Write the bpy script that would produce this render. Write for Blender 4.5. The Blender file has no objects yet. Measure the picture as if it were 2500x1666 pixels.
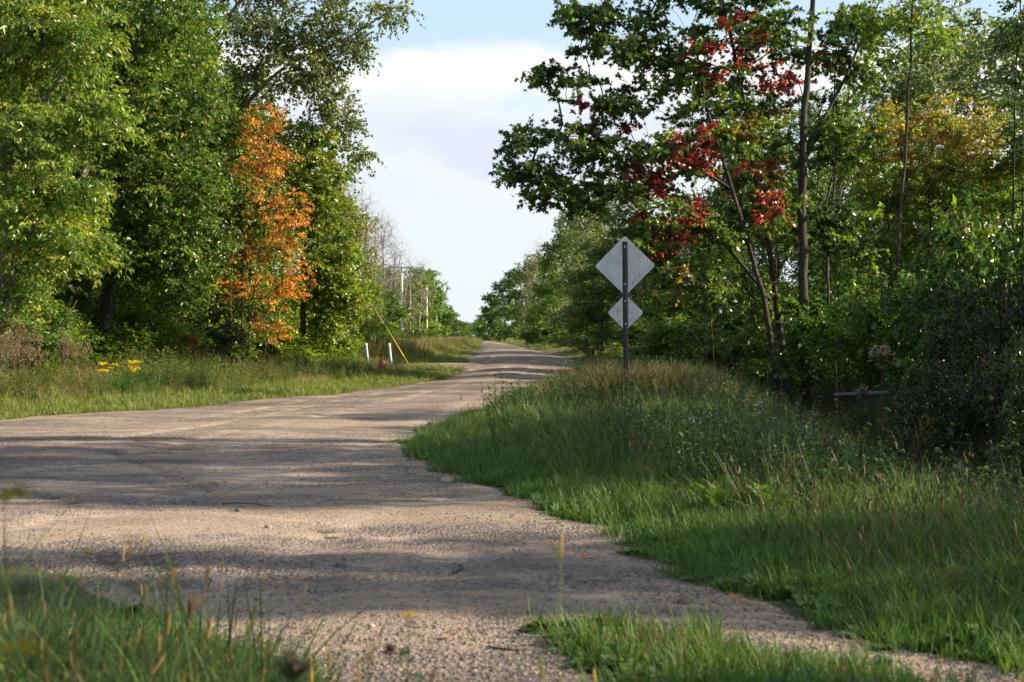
import bpy, math, random
import numpy as np
from mathutils import Vector

# ------------------------------------------------------------------ camera, light, exposure
sc = bpy.context.scene
COL = sc.collection
F, HOR, CX, EYE = 3472.0, 823.0, 1250.0, 1.3      # focal length, horizon row, centre column (2500 px wide photo), eye height
cam = bpy.data.cameras.new('camera'); cam.lens = 50; cam.sensor_width = 36
cam.clip_start = 0.1; cam.clip_end = 6000
cam.dof.use_dof = True; cam.dof.focus_distance = 27; cam.dof.aperture_fstop = 4.5
co = bpy.data.objects.new('camera', cam); COL.objects.link(co)
co.location = (0, 0, EYE); co.rotation_euler = (math.radians(90 - 0.165), 0, 0)
sc.camera = co

SUN_AZ, SUN_EL = math.radians(93), math.radians(25)
w = bpy.data.worlds.new('World'); sc.world = w; w.use_nodes = True
nt = w.node_tree; nt.nodes.clear()
def N(nt, t, **k):
    n = nt.nodes.new(t)
    for a, b in k.items():
        if a.startswith('i_'):
            n.inputs[a[2:].replace('_', ' ')].default_value = b
        else:
            setattr(n, a, b)
    return n
def LK(nt, a, b): nt.links.new(a, b)
sky = N(nt, 'ShaderNodeTexSky', sky_type='NISHITA', sun_disc=False, sun_elevation=SUN_EL, sun_rotation=SUN_AZ,
        altitude=200, air_density=1.0, dust_density=1.2, ozone_density=1.0)
tc = N(nt, 'ShaderNodeTexCoord')
sep = N(nt, 'ShaderNodeSeparateXYZ'); LK(nt, tc.outputs['Generated'], sep.inputs[0])
def M(nt, op, a, b=None, c=None, clamp=False):
    n = nt.nodes.new('ShaderNodeMath'); n.operation = op; n.use_clamp = clamp
    for i, v in enumerate((a, b, c)):
        if v is None: continue
        if isinstance(v, (int, float)): n.inputs[i].default_value = v
        else: nt.links.new(v, n.inputs[i])
    return n.outputs[0]
def MR(nt, v, a, b, c=0.0, d=1.0, smooth=True):
    n = nt.nodes.new('ShaderNodeMapRange'); n.interpolation_type = 'SMOOTHSTEP' if smooth else 'LINEAR'
    nt.links.new(v, n.inputs['Value'])
    n.inputs['From Min'].default_value = a; n.inputs['From Max'].default_value = b
    n.inputs['To Min'].default_value = c; n.inputs['To Max'].default_value = d
    return n.outputs['Result']
az = M(nt, 'ARCTAN2', sep.outputs[0], sep.outputs[1])
el = M(nt, 'ARCSINE', sep.outputs[2])
cmb = N(nt, 'ShaderNodeCombineXYZ'); LK(nt, M(nt, 'MULTIPLY', az, 1.0), cmb.inputs[0]); LK(nt, M(nt, 'MULTIPLY', el, 1.9), cmb.inputs[1])
cmb.inputs[2].default_value = 3.4
n1 = N(nt, 'ShaderNodeTexNoise', i_Scale=7.0, i_Detail=9.0, i_Roughness=0.55, i_Distortion=0.25); LK(nt, cmb.outputs[0], n1.inputs['Vector'])
n2 = N(nt, 'ShaderNodeTexNoise', i_Scale=2.1, i_Detail=2.0); LK(nt, cmb.outputs[0], n2.inputs['Vector'])
# a bank of cumulus between about 7 and 11 degrees up, broken cloud everywhere else
band = M(nt, 'MULTIPLY', MR(nt, el, math.radians(3.2), math.radians(8.2)), MR(nt, el, math.radians(12.8), math.radians(10.6)))
high = MR(nt, el, math.radians(16), math.radians(30), 0.0, 0.16)
field_ = M(nt, 'ADD', M(nt, 'ADD', M(nt, 'MULTIPLY', n1.outputs['Fac'], 0.8), M(nt, 'MULTIPLY', n2.outputs['Fac'], 0.35)),
           M(nt, 'ADD', M(nt, 'MULTIPLY', band, 0.30), high))
cl = MR(nt, field_, 0.67, 0.90)
under = N(nt, 'ShaderNodeMix', data_type='RGBA')
LK(nt, M(nt, 'MULTIPLY', MR(nt, field_, 0.70, 0.86), MR(nt, el, math.radians(10.6), math.radians(8.2))), under.inputs['Factor'])
under.inputs['A'].default_value = (6.4, 6.3, 6.2, 1); under.inputs['B'].default_value = (4.5, 4.85, 5.8, 1)
hz = N(nt, 'ShaderNodeMix', data_type='RGBA')      # pale air low over the horizon
LK(nt, MR(nt, el, math.radians(34), math.radians(12), 0.12, 0.96), hz.inputs['Factor'])
LK(nt, sky.outputs[0], hz.inputs['A']); lo_ = N(nt, 'ShaderNodeMix', data_type='RGBA'); LK(nt, MR(nt, el, math.radians(5), math.radians(13)), lo_.inputs['Factor'])
lo_.inputs['A'].default_value = (5.15, 5.5, 5.75, 1); lo_.inputs['B'].default_value = (3.7, 4.85, 5.8, 1); LK(nt, lo_.outputs['Result'], hz.inputs['B'])
mx = N(nt, 'ShaderNodeMix', data_type='RGBA')
LK(nt, cl, mx.inputs['Factor']); LK(nt, hz.outputs['Result'], mx.inputs['A']); LK(nt, under.outputs['Result'], mx.inputs['B'])
bg = N(nt, 'ShaderNodeBackground', i_Strength=0.07); LK(nt, mx.outputs['Result'], bg.inputs['Color'])
wo = N(nt, 'ShaderNodeOutputWorld'); LK(nt, bg.outputs[0], wo.inputs[0])

sl = bpy.data.lights.new('sun', 'SUN'); sl.energy = 5.0; sl.angle = math.radians(0.53); sl.color = (1.0, 0.83, 0.60)
so = bpy.data.objects.new('sun', sl); COL.objects.link(so)
sd = Vector((math.sin(SUN_AZ) * math.cos(SUN_EL), math.cos(SUN_AZ) * math.cos(SUN_EL), math.sin(SUN_EL)))
so.rotation_euler = (-sd).to_track_quat('-Z', 'Y').to_euler(); so.location = (60, 20, 40)

sc.view_settings.view_transform = 'Standard'; sc.view_settings.look = 'None'
sc.view_settings.exposure = 1.32; sc.view_settings.gamma = 1; sc.view_settings.use_curve_mapping = False
sc.cycles.max_bounces = 6; sc.cycles.diffuse_bounces = 3; sc.cycles.transmission_bounces = 4; sc.cycles.transparent_max_bounces = 4
sc.cycles.use_denoising = True; sc.cycles.sample_clamp_indirect = 6
try: sc.cycles.denoising_prefilter = 'FAST'
except Exception: pass

# ------------------------------------------------------------------ helpers
def X(px, d): return (px - CX) / F * d
def Z(py, d): return EYE + (HOR - py) / F * d
def GP(px, py):
    d = EYE * F / (py - HOR); return ((px - CX) / F * d, d)

def tag(o, label=None, cat=None, group=None, kind=None):
    if label: o['label'] = label
    if cat: o['category'] = cat
    if group: o['group'] = group
    if kind: o['kind'] = kind
    return o

class MB:
    """collects triangles with a colour per vertex"""
    def __init__(s): s.v = []; s.t = []; s.c = []; s.n = 0
    def add(s, v, t, c):
        v = np.asarray(v, float).reshape(-1, 3); t = np.asarray(t, int).reshape(-1, 3)
        c = np.asarray(c, float)
        if c.ndim == 1: c = np.tile(c[:3], (len(v), 1))
        s.v.append(v); s.t.append(t + s.n); s.c.append(c); s.n += len(v)
    def mesh(s, name, mat, smooth=False):
        me = bpy.data.meshes.new(name)
        v = np.concatenate(s.v); t = np.concatenate(s.t); c = np.concatenate(s.c)
        me.vertices.add(len(v)); me.vertices.foreach_set('co', v.astype(np.float32).ravel())
        me.loops.add(len(t) * 3); me.loops.foreach_set('vertex_index', t.astype(np.int32).ravel())
        me.polygons.add(len(t)); me.polygons.foreach_set('loop_start', (np.arange(len(t)) * 3).astype(np.int32))
        me.update(calc_edges=True); me.polygons.foreach_set('use_smooth', np.full(len(t), bool(smooth)))
        a = me.color_attributes.new('tint', 'FLOAT_COLOR', 'POINT')
        a.data.foreach_set('color', np.concatenate([c, np.ones((len(c), 1))], 1).astype(np.float32).ravel())
        me.materials.append(mat)
        return me
def link(name, me, parent=None, loc=None):
    o = bpy.data.objects.new(name, me); COL.objects.link(o)
    if parent: o.parent = parent
    if loc is not None: o.location = loc
    return o
def thing(name, loc, label, cat, group=None, rz=0.0, sc_=1.0):
    o = link(name, None, None, loc); o.rotation_euler.z = rz; o.scale = (sc_,) * 3 if np.isscalar(sc_) else sc_
    return tag(o, label, cat, group)

def tube(mb, pts, rad, sides=6, col=(.1, .08, .06), cap=True, jit=None):
    P = np.asarray(pts, float); n = len(P); R = np.broadcast_to(np.asarray(rad, float), (n,))
    T = np.gradient(P, axis=0); T /= np.linalg.norm(T, axis=1, keepdims=True) + 1e-9
    ref = np.array([0, 0, 1.0]) if abs(T[:, 2]).mean() < .8 else np.array([1.0, 0, 0])
    A = np.cross(T, ref); A /= np.linalg.norm(A, axis=1, keepdims=True) + 1e-9
    B = np.cross(T, A)
    an = np.arange(sides) / sides * 2 * np.pi
    rr = R[:, None] * np.ones((1, sides))
    if jit is not None: rr = rr * (1 + jit * (np.random.default_rng(n * 7 + sides).random(rr.shape) - .5))
    V = P[:, None] + (A[:, None] * np.cos(an)[None, :, None] + B[:, None] * np.sin(an)[None, :, None]) * rr[..., None]
    V = V.reshape(-1, 3); t = []
    i = np.arange(n - 1)[:, None] * sides; j = np.arange(sides)[None]; k = (j + 1) % sides
    a, b, c, d = i + j, i + k, i + sides + k, i + sides + j
    t = np.concatenate([np.stack([a, b, c], -1).reshape(-1, 3), np.stack([a, c, d], -1).reshape(-1, 3)])
    if cap:
        V = np.concatenate([V, P[[0]], P[[-1]]]); m = n * sides
        jj = np.arange(sides); kk = (jj + 1) % sides
        t = np.concatenate([t, np.stack([np.full(sides, m), kk, jj], -1), np.stack([np.full(sides, m + 1), (n - 1) * sides + jj, (n - 1) * sides + kk], -1)])
    mb.add(V, t, col)
def box(mb, lo, hi, col):
    x0, y0, z0 = lo; x1, y1, z1 = hi
    v = [(x0, y0, z0), (x1, y0, z0), (x1, y1, z0), (x0, y1, z0), (x0, y0, z1), (x1, y0, z1), (x1, y1, z1), (x0, y1, z1)]
    q = [(0, 3, 2, 1), (4, 5, 6, 7), (0, 1, 5, 4), (1, 2, 6, 5), (2, 3, 7, 6), (3, 0, 4, 7)]
    mb.add(v, [x for a in q for x in ((a[0], a[1], a[2]), (a[0], a[2], a[3]))], col)
def lathe(mb, prof, sides, col, c=(0, 0, 0)):
    P = [(c[0], c[1], c[2] + z) for r, z in prof]
    V = []; n = len(prof); an = np.arange(sides) / sides * 2 * np.pi
    for r, z in prof: V += [(c[0] + r * math.cos(a), c[1] + r * math.sin(a), c[2] + z) for a in an]
    t = []
    for i in range(n - 1):
        for j in range(sides):
            k = (j + 1) % sides; a, b, cc, d = i * sides + j, i * sides + k, (i + 1) * sides + k, (i + 1) * sides + j
            t += [(a, b, cc), (a, cc, d)]
    mb.add(V, t, col)
def unit(v): return v / (np.linalg.norm(v, axis=-1, keepdims=True) + 1e-9)
def blobmesh(mb, rng, c, r, col, jit=.25, sub=1, sq=(1, 1, 1)):
    t = (1 + 5 ** .5) / 2
    v = np.array([(-1, t, 0), (1, t, 0), (-1, -t, 0), (1, -t, 0), (0, -1, t), (0, 1, t), (0, -1, -t), (0, 1, -t), (t, 0, -1), (t, 0, 1), (-t, 0, -1), (-t, 0, 1)], float)
    f = np.array([(0, 11, 5), (0, 5, 1), (0, 1, 7), (0, 7, 10), (0, 10, 11), (1, 5, 9), (5, 11, 4), (11, 10, 2), (10, 7, 6), (7, 1, 8), (3, 9, 4), (3, 4, 2), (3, 2, 6), (3, 6, 8), (3, 8, 9), (4, 9, 5), (2, 4, 11), (6, 2, 10), (8, 6, 7), (9, 8, 1)])
    for _ in range(sub - 1):
        nf = []; vs = list(v); mid = {}
        def g(a, b):
            k = (min(a, b), max(a, b))
            if k not in mid: mid[k] = len(vs); vs.append((v[a] + v[b]) / 2)
            return mid[k]
        for a, b, cc in f:
            x, y, z = g(a, b), g(b, cc), g(cc, a); nf += [(a, x, z), (x, b, y), (z, y, cc), (x, y, z)]
        v = np.array(vs); f = np.array(nf)
    v = unit(v) * (1 + jit * (rng.random((len(v), 1)) - .5)) * r * np.array(sq)
    mb.add(v + np.array(c), f, col)

def value_noise(x, y, s, seed=0):
    """smooth 2d noise in -1..1"""
    x = np.asarray(x, float) / s; y = np.asarray(y, float) / s
    xi = np.floor(x).astype(np.int64); yi = np.floor(y).astype(np.int64); fx = x - xi; fy = y - yi
    fx = fx * fx * (3 - 2 * fx); fy = fy * fy * (3 - 2 * fy)
    def h(a, b):
        n = (a * 374761393 + b * 668265263 + seed * 982451653) & 0x7fffffff
        n = ((n ^ (n >> 13)) * 1274126177) & 0x7fffffff
        return ((n ^ (n >> 16)) & 0xffff) / 32767.5 - 1
    return (h(xi, yi) * (1 - fx) + h(xi + 1, yi) * fx) * (1 - fy) + (h(xi, yi + 1) * (1 - fx) + h(xi + 1, yi + 1) * fx) * fy

# ------------------------------------------------------------------ materials
def mat(name):
    m = bpy.data.materials.new(name); m.use_nodes = True; t = m.node_tree; t.nodes.clear()
    return m, t, N(t, 'ShaderNodeOutputMaterial')
def tint_col(t):
    a = N(t, 'ShaderNodeAttribute', attribute_name='tint')
    oi = N(t, 'ShaderNodeObjectInfo')
    mul = N(t, 'ShaderNodeMix', data_type='RGBA', blend_type='MULTIPLY'); mul.inputs['Factor'].default_value = 1
    LK(t, a.outputs['Color'], mul.inputs['A']); LK(t, oi.outputs['Color'], mul.inputs['B'])
    hs = N(t, 'ShaderNodeHueSaturation')
    LK(t, mul.outputs['Result'], hs.inputs['Color'])
    LK(t, M(t, 'MULTIPLY_ADD', oi.outputs['Random'], 0.22, 0.89), hs.inputs['Value'])
    LK(t, M(t, 'MULTIPLY_ADD', oi.outputs['Random'], -0.016, 0.508), hs.inputs['Hue'])
    return hs.outputs[0]
def leaf_mat(name, trans=.42, rough=.5, spec=.4, ttint=(1.5, 1.55, .7)):
    m, t, out = mat(name); c = tint_col(t)
    p = N(t, 'ShaderNodeBsdfPrincipled', i_Roughness=rough); p.inputs['Specular IOR Level'].default_value = spec
    LK(t, c, p.inputs['Base Color'])
    tr = N(t, 'ShaderNodeBsdfTranslucent')
    mm = N(t, 'ShaderNodeMix', data_type='RGBA', blend_type='MULTIPLY'); mm.inputs['Factor'].default_value = 1
    LK(t, c, mm.inputs['A']); mm.inputs['B'].default_value = ttint + (1,)
    LK(t, mm.outputs['Result'], tr.inputs['Color'])
    mix = N(t, 'ShaderNodeMixShader'); mix.inputs[0].default_value = trans
    LK(t, p.outputs[0], mix.inputs[1]); LK(t, tr.outputs[0], mix.inputs[2]); LK(t, mix.outputs[0], out.inputs[0])
    return m
LEAF = leaf_mat('leaf_green', .45, .34, .65, (1.75, 1.75, .7))
BLADE = leaf_mat('grass_blade', .35, .5, .35, (1.3, 1.3, .8))
PETAL = leaf_mat('petal', .3, .7, .1, (1, 1, 1))

def bark_mat():
    m, t, out = mat('bark'); c = tint_col(t)
    co_ = N(t, 'ShaderNodeTexCoord'); mp = N(t, 'ShaderNodeMapping'); mp.inputs['Scale'].default_value = (9, 9, 1.6)
    LK(t, co_.outputs['Object'], mp.inputs[0])
    n = N(t, 'ShaderNodeTexNoise', i_Scale=3.0, i_Detail=6.0, i_Roughness=.7); LK(t, mp.outputs[0], n.inputs['Vector'])
    n2 = N(t, 'ShaderNodeTexNoise', i_Scale=.9, i_Detail=3.0); LK(t, co_.outputs['Object'], n2.inputs['Vector'])
    f = MR(t, n.outputs['Fac'], .36, .62, .45, 1.35)
    mm = N(t, 'ShaderNodeVectorMath', operation='SCALE'); LK(t, c, mm.inputs[0])
    LK(t, M(t, 'MULTIPLY', f, MR(t, n2.outputs['Fac'], .35, .65, .75, 1.3)), mm.inputs['Scale'])
    p = N(t, 'ShaderNodeBsdfPrincipled', i_Roughness=.85); p.inputs['Specular IOR Level'].default_value = .2
    LK(t, mm.outputs[0], p.inputs['Base Color'])
    b = N(t, 'ShaderNodeBump', i_Strength=.7, i_Distance=.02); LK(t, n.outputs['Fac'], b.inputs['Height']); LK(t, b.outputs[0], p.inputs['Normal'])
    LK(t, p.outputs[0], out.inputs[0]); return m
BARK = bark_mat()

def solid(name, rough=.6, metal=0.0, spec=.4, dirt=.25, scale=14, bump=.15):
    m, t, out = mat(name)
    a = N(t, 'ShaderNodeAttribute', attribute_name='tint')
    co_ = N(t, 'ShaderNodeTexCoord'); n = N(t, 'ShaderNodeTexNoise', i_Scale=scale, i_Detail=6.0, i_Roughness=.65)
    LK(t, co_.outputs['Object'], n.inputs['Vector'])
    mm = N(t, 'ShaderNodeVectorMath', operation='SCALE'); LK(t, a.outputs['Color'], mm.inputs[0])
    LK(t, MR(t, n.outputs['Fac'], .35, .65, 1 - dirt, 1 + dirt * .5), mm.inputs['Scale'])
    p = N(t, 'ShaderNodeBsdfPrincipled', i_Roughness=rough, i_Metallic=metal); p.inputs['Specular IOR Level'].default_value = spec
    LK(t, mm.outputs[0], p.inputs['Base Color'])
    b = N(t, 'ShaderNodeBump', i_Strength=bump, i_Distance=.004); LK(t, n.outputs['Fac'], b.inputs['Height']); LK(t, b.outputs[0], p.inputs['Normal'])
    LK(t, p.outputs[0], out.inputs[0]); return m
SHEET = solid('aluminium_sheet', .48, .25, .5, .16, 5, .03)
_t = SHEET.node_tree; _c = _t.nodes['Texture Coordinate'] if 'Texture Coordinate' in _t.nodes else N(_t, 'ShaderNodeTexCoord'); _m = N(_t, 'ShaderNodeMapping'); _m.inputs['Scale'].default_value = (22, 22, 1.6)
LK(_t, _c.outputs['Object'], _m.inputs[0]); _n = N(_t, 'ShaderNodeTexNoise', i_Scale=1.5, i_Detail=5.0); LK(_t, _m.outputs[0], _n.inputs['Vector'])
_p = next(n for n in _t.nodes if n.type == 'BSDF_PRINCIPLED'); _l = _p.inputs['Base Color'].links[0].from_socket; _x = N(_t, 'ShaderNodeMix', data_type='RGBA')
LK(_t, MR(_t, _n.outputs['Fac'], .56, .74, 0, .45), _x.inputs['Factor']); LK(_t, _l, _x.inputs['A']); _x.inputs['B'].default_value = (.26, .20, .15, 1); LK(_t, _x.outputs['Result'], _p.inputs['Base Color'])
STEEL = solid('dark_steel_post', .42, .3, .5, .3, 30)
PAINT = solid('weathered_paint', .5, 0, .5, .25, 9)
POLEW = solid('weathered_pole_wood', .8, 0, .3, .25, 3)
STONE = solid('stone', .85, 0, .3, .35, 30)

def gravel_mat():
    m, t, out = mat('gravel')
    co_ = N(t, 'ShaderNodeTexCoord'); O = co_.outputs['Object']
    big = N(t, 'ShaderNodeTexNoise', i_Scale=.55, i_Detail=5.0, i_Roughness=.6); 
    mp = N(t, 'ShaderNodeMapping'); mp.inputs['Scale'].default_value = (.45, 1.5, 1); LK(t, O, mp.inputs[0]); LK(t, mp.outputs[0], big.inputs['Vector'])
    mid = N(t, 'ShaderNodeTexNoise', i_Scale=4.5, i_Detail=7.0, i_Roughness=.72); LK(t, O, mid.inputs['Vector'])
    fine = N(t, 'ShaderNodeTexVoronoi', i_Scale=95.0); LK(t, O, fine.inputs['Vector'])
    med = N(t, 'ShaderNodeTexVoronoi', i_Scale=42.0); LK(t, O, med.inputs['Vector'])
    r1 = N(t, 'ShaderNodeValToRGB'); LK(t, fine.outputs['Color'], r1.inputs[0])
    e = r1.color_ramp.elements
    e[0].position = 0; e[0].color = (.10, .088, .088, 1); e[1].position = 1; e[1].color = (.52, .44, .35, 1)
    for p_, c_ in ((.25, (.20, .165, .14, 1)), (.5, (.30, .245, .19, 1)), (.78, (.36, .29, .22, 1))):
        x = e.new(p_); x.color = c_
    r2 = N(t, 'ShaderNodeValToRGB'); LK(t, med.outputs['Color'], r2.inputs[0]); e = r2.color_ramp.elements
    e[0].position = 0; e[0].color = (.07, .065, .072, 1); e[1].position = 1; e[1].color = (.36, .31, .27, 1)
    x = e.new(.5); x.color = (.15, .13, .125, 1)
    # loose dark stones gather in patches, packed sand shows between them
    k = M(t, 'ADD', M(t, 'MULTIPLY', big.outputs['Fac'], .9), M(t, 'MULTIPLY', mid.outputs['Fac'], .55))
    k = MR(t, k, .64, .80)
    mxx = N(t, 'ShaderNodeMix', data_type='RGBA'); LK(t, M(t, 'MULTIPLY', k, .85), mxx.inputs['Factor'])
    LK(t, r1.outputs[0], mxx.inputs['A']); LK(t, r2.outputs[0], mxx.inputs['B'])
    at = N(t, 'ShaderNodeAttribute', attribute_name='tint')
    mul = N(t, 'ShaderNodeMix', data_type='RGBA', blend_type='MULTIPLY'); mul.inputs['Factor'].default_value = 1
    LK(t, mxx.outputs['Result'], mul.inputs['A']); LK(t, at.outputs['Color'], mul.inputs['B'])
    p = N(t, 'ShaderNodeBsdfPrincipled', i_Roughness=.9); p.inputs['Specular IOR Level'].default_value = .25; tint_scale = N(t, 'ShaderNodeVectorMath', operation='MULTIPLY'); LK(t, mul.outputs['Result'], tint_scale.inputs[0]); tint_scale.inputs[1].default_value = (1.18, 1.16, 1.18)
    LK(t, tint_scale.outputs[0], p.inputs['Base Color'])
    h = M(t, 'ADD', M(t, 'MULTIPLY', fine.outputs['Distance'], -.35), M(t, 'ADD', M(t, 'MULTIPLY', M(t, 'MULTIPLY', med.outputs['Distance'], k), -1.0), M(t, 'MULTIPLY', mid.outputs['Fac'], 1.6)))
    b = N(t, 'ShaderNodeBump', i_Strength=.9, i_Distance=.032); LK(t, h, b.inputs['Height']); LK(t, b.outputs[0], p.inputs['Normal'])
    LK(t, p.outputs[0], out.inputs[0]); return m
def soil_mat():
    m, t, out = mat('soil_and_thatch')
    co_ = N(t, 'ShaderNodeTexCoord'); O = co_.outputs['Object']
    a = N(t, 'ShaderNodeTexNoise', i_Scale=3.0, i_Detail=8.0, i_Roughness=.75); LK(t, O, a.inputs['Vector'])
    c = N(t, 'ShaderNodeTexNoise', i_Scale=.25, i_Detail=4.0); LK(t, O, c.inputs['Vector'])
    r = N(t, 'ShaderNodeValToRGB'); LK(t, a.outputs['Fac'], r.inputs[0]); e = r.color_ramp.elements
    e[0].position = .3; e[0].color = (.030, .034, .014, 1); e[1].position = .72; e[1].color = (.12, .10, .05, 1)
    x = e.new(.5); x.color = (.045, .062, .02, 1)
    p = N(t, 'ShaderNodeBsdfPrincipled', i_Roughness=.95); LK(t, r.outputs[0], p.inputs['Base Color'])
    b = N(t, 'ShaderNodeBump', i_Strength=.9, i_Distance=.05); LK(t, a.outputs['Fac'], b.inputs['Height']); LK(t, b.outputs[0], p.inputs['Normal'])
    LK(t, p.outputs[0], out.inputs[0]); return m
def field_mat():
    m, t, out = mat('stubble_field')
    co_ = N(t, 'ShaderNodeTexCoord'); a = N(t, 'ShaderNodeTexNoise', i_Scale=.05, i_Detail=6.0); LK(t, co_.outputs['Object'], a.inputs['Vector'])
    r = N(t, 'ShaderNodeValToRGB'); LK(t, a.outputs['Fac'], r.inputs[0]); e = r.color_ramp.elements
    e[0].color = (.22, .17, .10, 1); e[1].color = (.42, .33, .22, 1)
    p = N(t, 'ShaderNodeBsdfPrincipled', i_Roughness=.95); LK(t, r.outputs[0], p.inputs['Base Color']); LK(t, p.outputs[0], out.inputs[0]); return m
GRAVEL, SOIL, FIELD = gravel_mat(), soil_mat(), field_mat()

# ------------------------------------------------------------------ ground plan
def pgp(l): return [GP(*p) for p in l]
POLY = pgp([(1178, 833), (1181, 845), (1183, 853), (1168, 868), (1150, 880), (1128, 891.5)])
POLY += [GP(1000, 893), GP(860, 895.5), (-14, 61), (-40, 60), (-40, 57), (-14, 57.8), GP(860, 902), GP(1000, 899.5), GP(1135, 899)]
POLY += pgp([(1136, 906), (1105, 923), (950, 947), (700, 975), (350, 1003), (0, 1026)])
POLY += [(-14, 17), (-30, 9), (-30, 2), (-12, 7.5), (-5, 9.0)] + pgp([(0, 1375), (200, 1408), (350, 1492), (550, 1590), (700, 1690)])
POLY += [(-.45, 4.3), (-.1, 3.2), (.25, 3.4), (.28, 4.9)] + pgp([(1500, 1655), (1420, 1590), (1375, 1535), (1490, 1512), (1640, 1552), (1900, 1612), (2150, 1665), (2400, 1735)])
POLY += [(3, 4.1), (6, 2.5), (9, 3.2), (3.4, 4.9)]
POLY += pgp([(2500, 1640), (2300, 1602), (2100, 1552), (1900, 1482), (1750, 1432), (1650, 1383), (1500, 1292), (1350, 1262), (1250, 1217), (1130, 1170), (1010, 1127),
             (985, 1085), (1030, 1050), (1140, 1015), (1225, 970), (1330, 930), (1400, 905), (1395, 880), (1330, 862), (1250, 843), (1200, 833)])
PA = np.array(POLY)
def sdf(x, y):
    """signed distance to the gravel outline, negative inside"""
    x = np.asarray(x, float); y = np.asarray(y, float); shp = x.shape; x = x.ravel(); y = y.ravel()
    d = np.full(x.shape, 1e9); ins = np.zeros(x.shape, bool); n = len(PA)
    for i in range(n):
        ax, ay = PA[i]; bx, by = PA[(i + 1) % n]; ex, ey = bx - ax, by - ay
        t = np.clip(((x - ax) * ex + (y - ay) * ey) / (ex * ex + ey * ey), 0, 1)
        d = np.minimum(d, (x - ax - t * ex) ** 2 + (y - ay - t * ey) ** 2)
        c = ((ay > y) != (by > y)) & (x < (bx - ax) * (y - ay) / ((by - ay) if by != ay else 1e-9) + ax)
        ins ^= c
    d = np.sqrt(d); return np.where(ins, -d, d).reshape(shp)
def sstep(a, b, x):
    t = np.clip((x - a) / (b - a), 0, 1); return t * t * (3 - 2 * t)
def ditch_x(y): return 4.75 + np.clip(y - 12, 0, 200) * .112 - .0213 * np.clip(y - 50, 0, 500) * 2.2
def g(x, y, s=None):
    """height of the ground"""
    x = np.asarray(x, float); y = np.asarray(y, float)
    if s is None: s = sdf(x, y)
    o = sstep(.1, 1.6, s)
    z = .030 * value_noise(x, y, 1.7, 1) * sstep(2, 6, y) + .012 * value_noise(x, y, .55, 2)
    z = z + o * (.05 + .10 * value_noise(x, y, 3.1, 3))
    rt = sstep(0, 1.2, x + .02 * y) * sstep(9, 16, y)
    z = z + o * rt * .04
    dx = (x - ditch_x(y)); wdt = 1.5
    z = z - 1.35 * np.exp(-(dx / wdt) ** 2) * sstep(7, 13, y) * (1 - sstep(70, 120, y))
    z = z + .35 * sstep(3, 7, dx) * sstep(7, 13, y)
    return z
def gz(x, y): return float(g(np.array([x]), np.array([y]))[0])

def grid_mesh(name, xs, ys, zf, matl, keep=None, colf=None):
    XX, YY = np.meshgrid(xs, ys); ZZ = zf(XX, YY); nx = len(xs); ny = len(ys)
    i = np.arange(ny - 1)[:, None] * nx + np.arange(nx - 1)[None]
    q = np.stack([i, i + 1, i + nx + 1, i + nx], -1).reshape(-1, 4)
    if keep is not None:
        K = keep(XX, YY).ravel(); q = q[K[q].any(1)]
    used = np.unique(q); rem = np.full(nx * ny, -1); rem[used] = np.arange(len(used)); q = rem[q]
    V = np.stack([XX.ravel(), YY.ravel(), ZZ.ravel()], -1)[used]
    mb = MB(); t = np.concatenate([q[:, [0, 1, 2]], q[:, [0, 2, 3]]])
    c = np.ones((len(V), 3)) if colf is None else colf(V[:, 0], V[:, 1])
    mb.add(V, t, c); return mb.mesh(name, matl, True)
def arr(*segs):
    out = [segs[0][0]]
    for a, b, s in segs: out += list(np.linspace(a, b, max(2, int(round((b - a) / s)) + 1)))[1:]
    return np.array(out)
gx = arr((-2500, -60, 400), (-60, -12, 4), (-12, 9, .22), (9, 30, 1.5), (30, 100, 8), (100, 2500, 400))
gy = arr((-60, 1, 6), (1, 30, .25), (30, 70, .6), (70, 250, 6), (250, 700, 30), (700, 5000, 400))
o = link('ground', grid_mesh('ground', gx, gy, lambda x, y: g(x, y) - .012, SOIL)); tag(o, kind='structure')

rx = arr((-40, -9, .5), (-9, -5, .16), (-5, 4.5, .055), (4.5, 9, .2))
ry = arr((2, 14, .05), (14, 30, .11), (30, 75, .28), (75, 460, 3))
def washboard_shade(x, y):  # ridge height; the same waves place the painted shadow stripes in road_col
    ph = (y + .5 * value_noise(x * .4, y, 2.6, 9) + .05 * x + 1.2 * value_noise(x * 0, y, 9, 12))
    a = sstep(22, 32, y) * (1 - sstep(150, 300, y)) * .014 * (0.65 + .5 * value_noise(x, y, 3.3, 11))
    return a * np.abs(np.sin(ph * np.pi / (1.5 + .02 * np.clip(y, 0, 200))))
TR = []   # tyre tracks: (x0, y0, x1, y1)
for (a, b) in (((200, 1335), (330, 1440)), ((300, 1310), (420, 1425)), ((770, 1285), (840, 1330)), ((60, 1190), (190, 1240)), ((270, 1100), (480, 1185)), ((330, 1330), (440, 1420)), ((240, 1340), (360, 1440))):
    TR.append(GP(*a) + GP(*b))
CURV = [[(0, 1160), (450, 1085), (850, 1005), (1120, 945), (1250, 905), (1262, 868)], [(0, 1110), (450, 1052), (800, 988), (1050, 935), (1190, 895), (1215, 862)], [(0, 1300), (500, 1200), (850, 1115), (1040, 1030), (1200, 955), (1300, 912), (1310, 876)],
        [(0, 1062), (400, 1030), (760, 980), (1010, 930)], [(420, 1480), (760, 1330), (980, 1240), (1180, 1215)], [(250, 1262), (520, 1248), (860, 1290), (1200, 1380), (1500, 1470)]]
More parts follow.
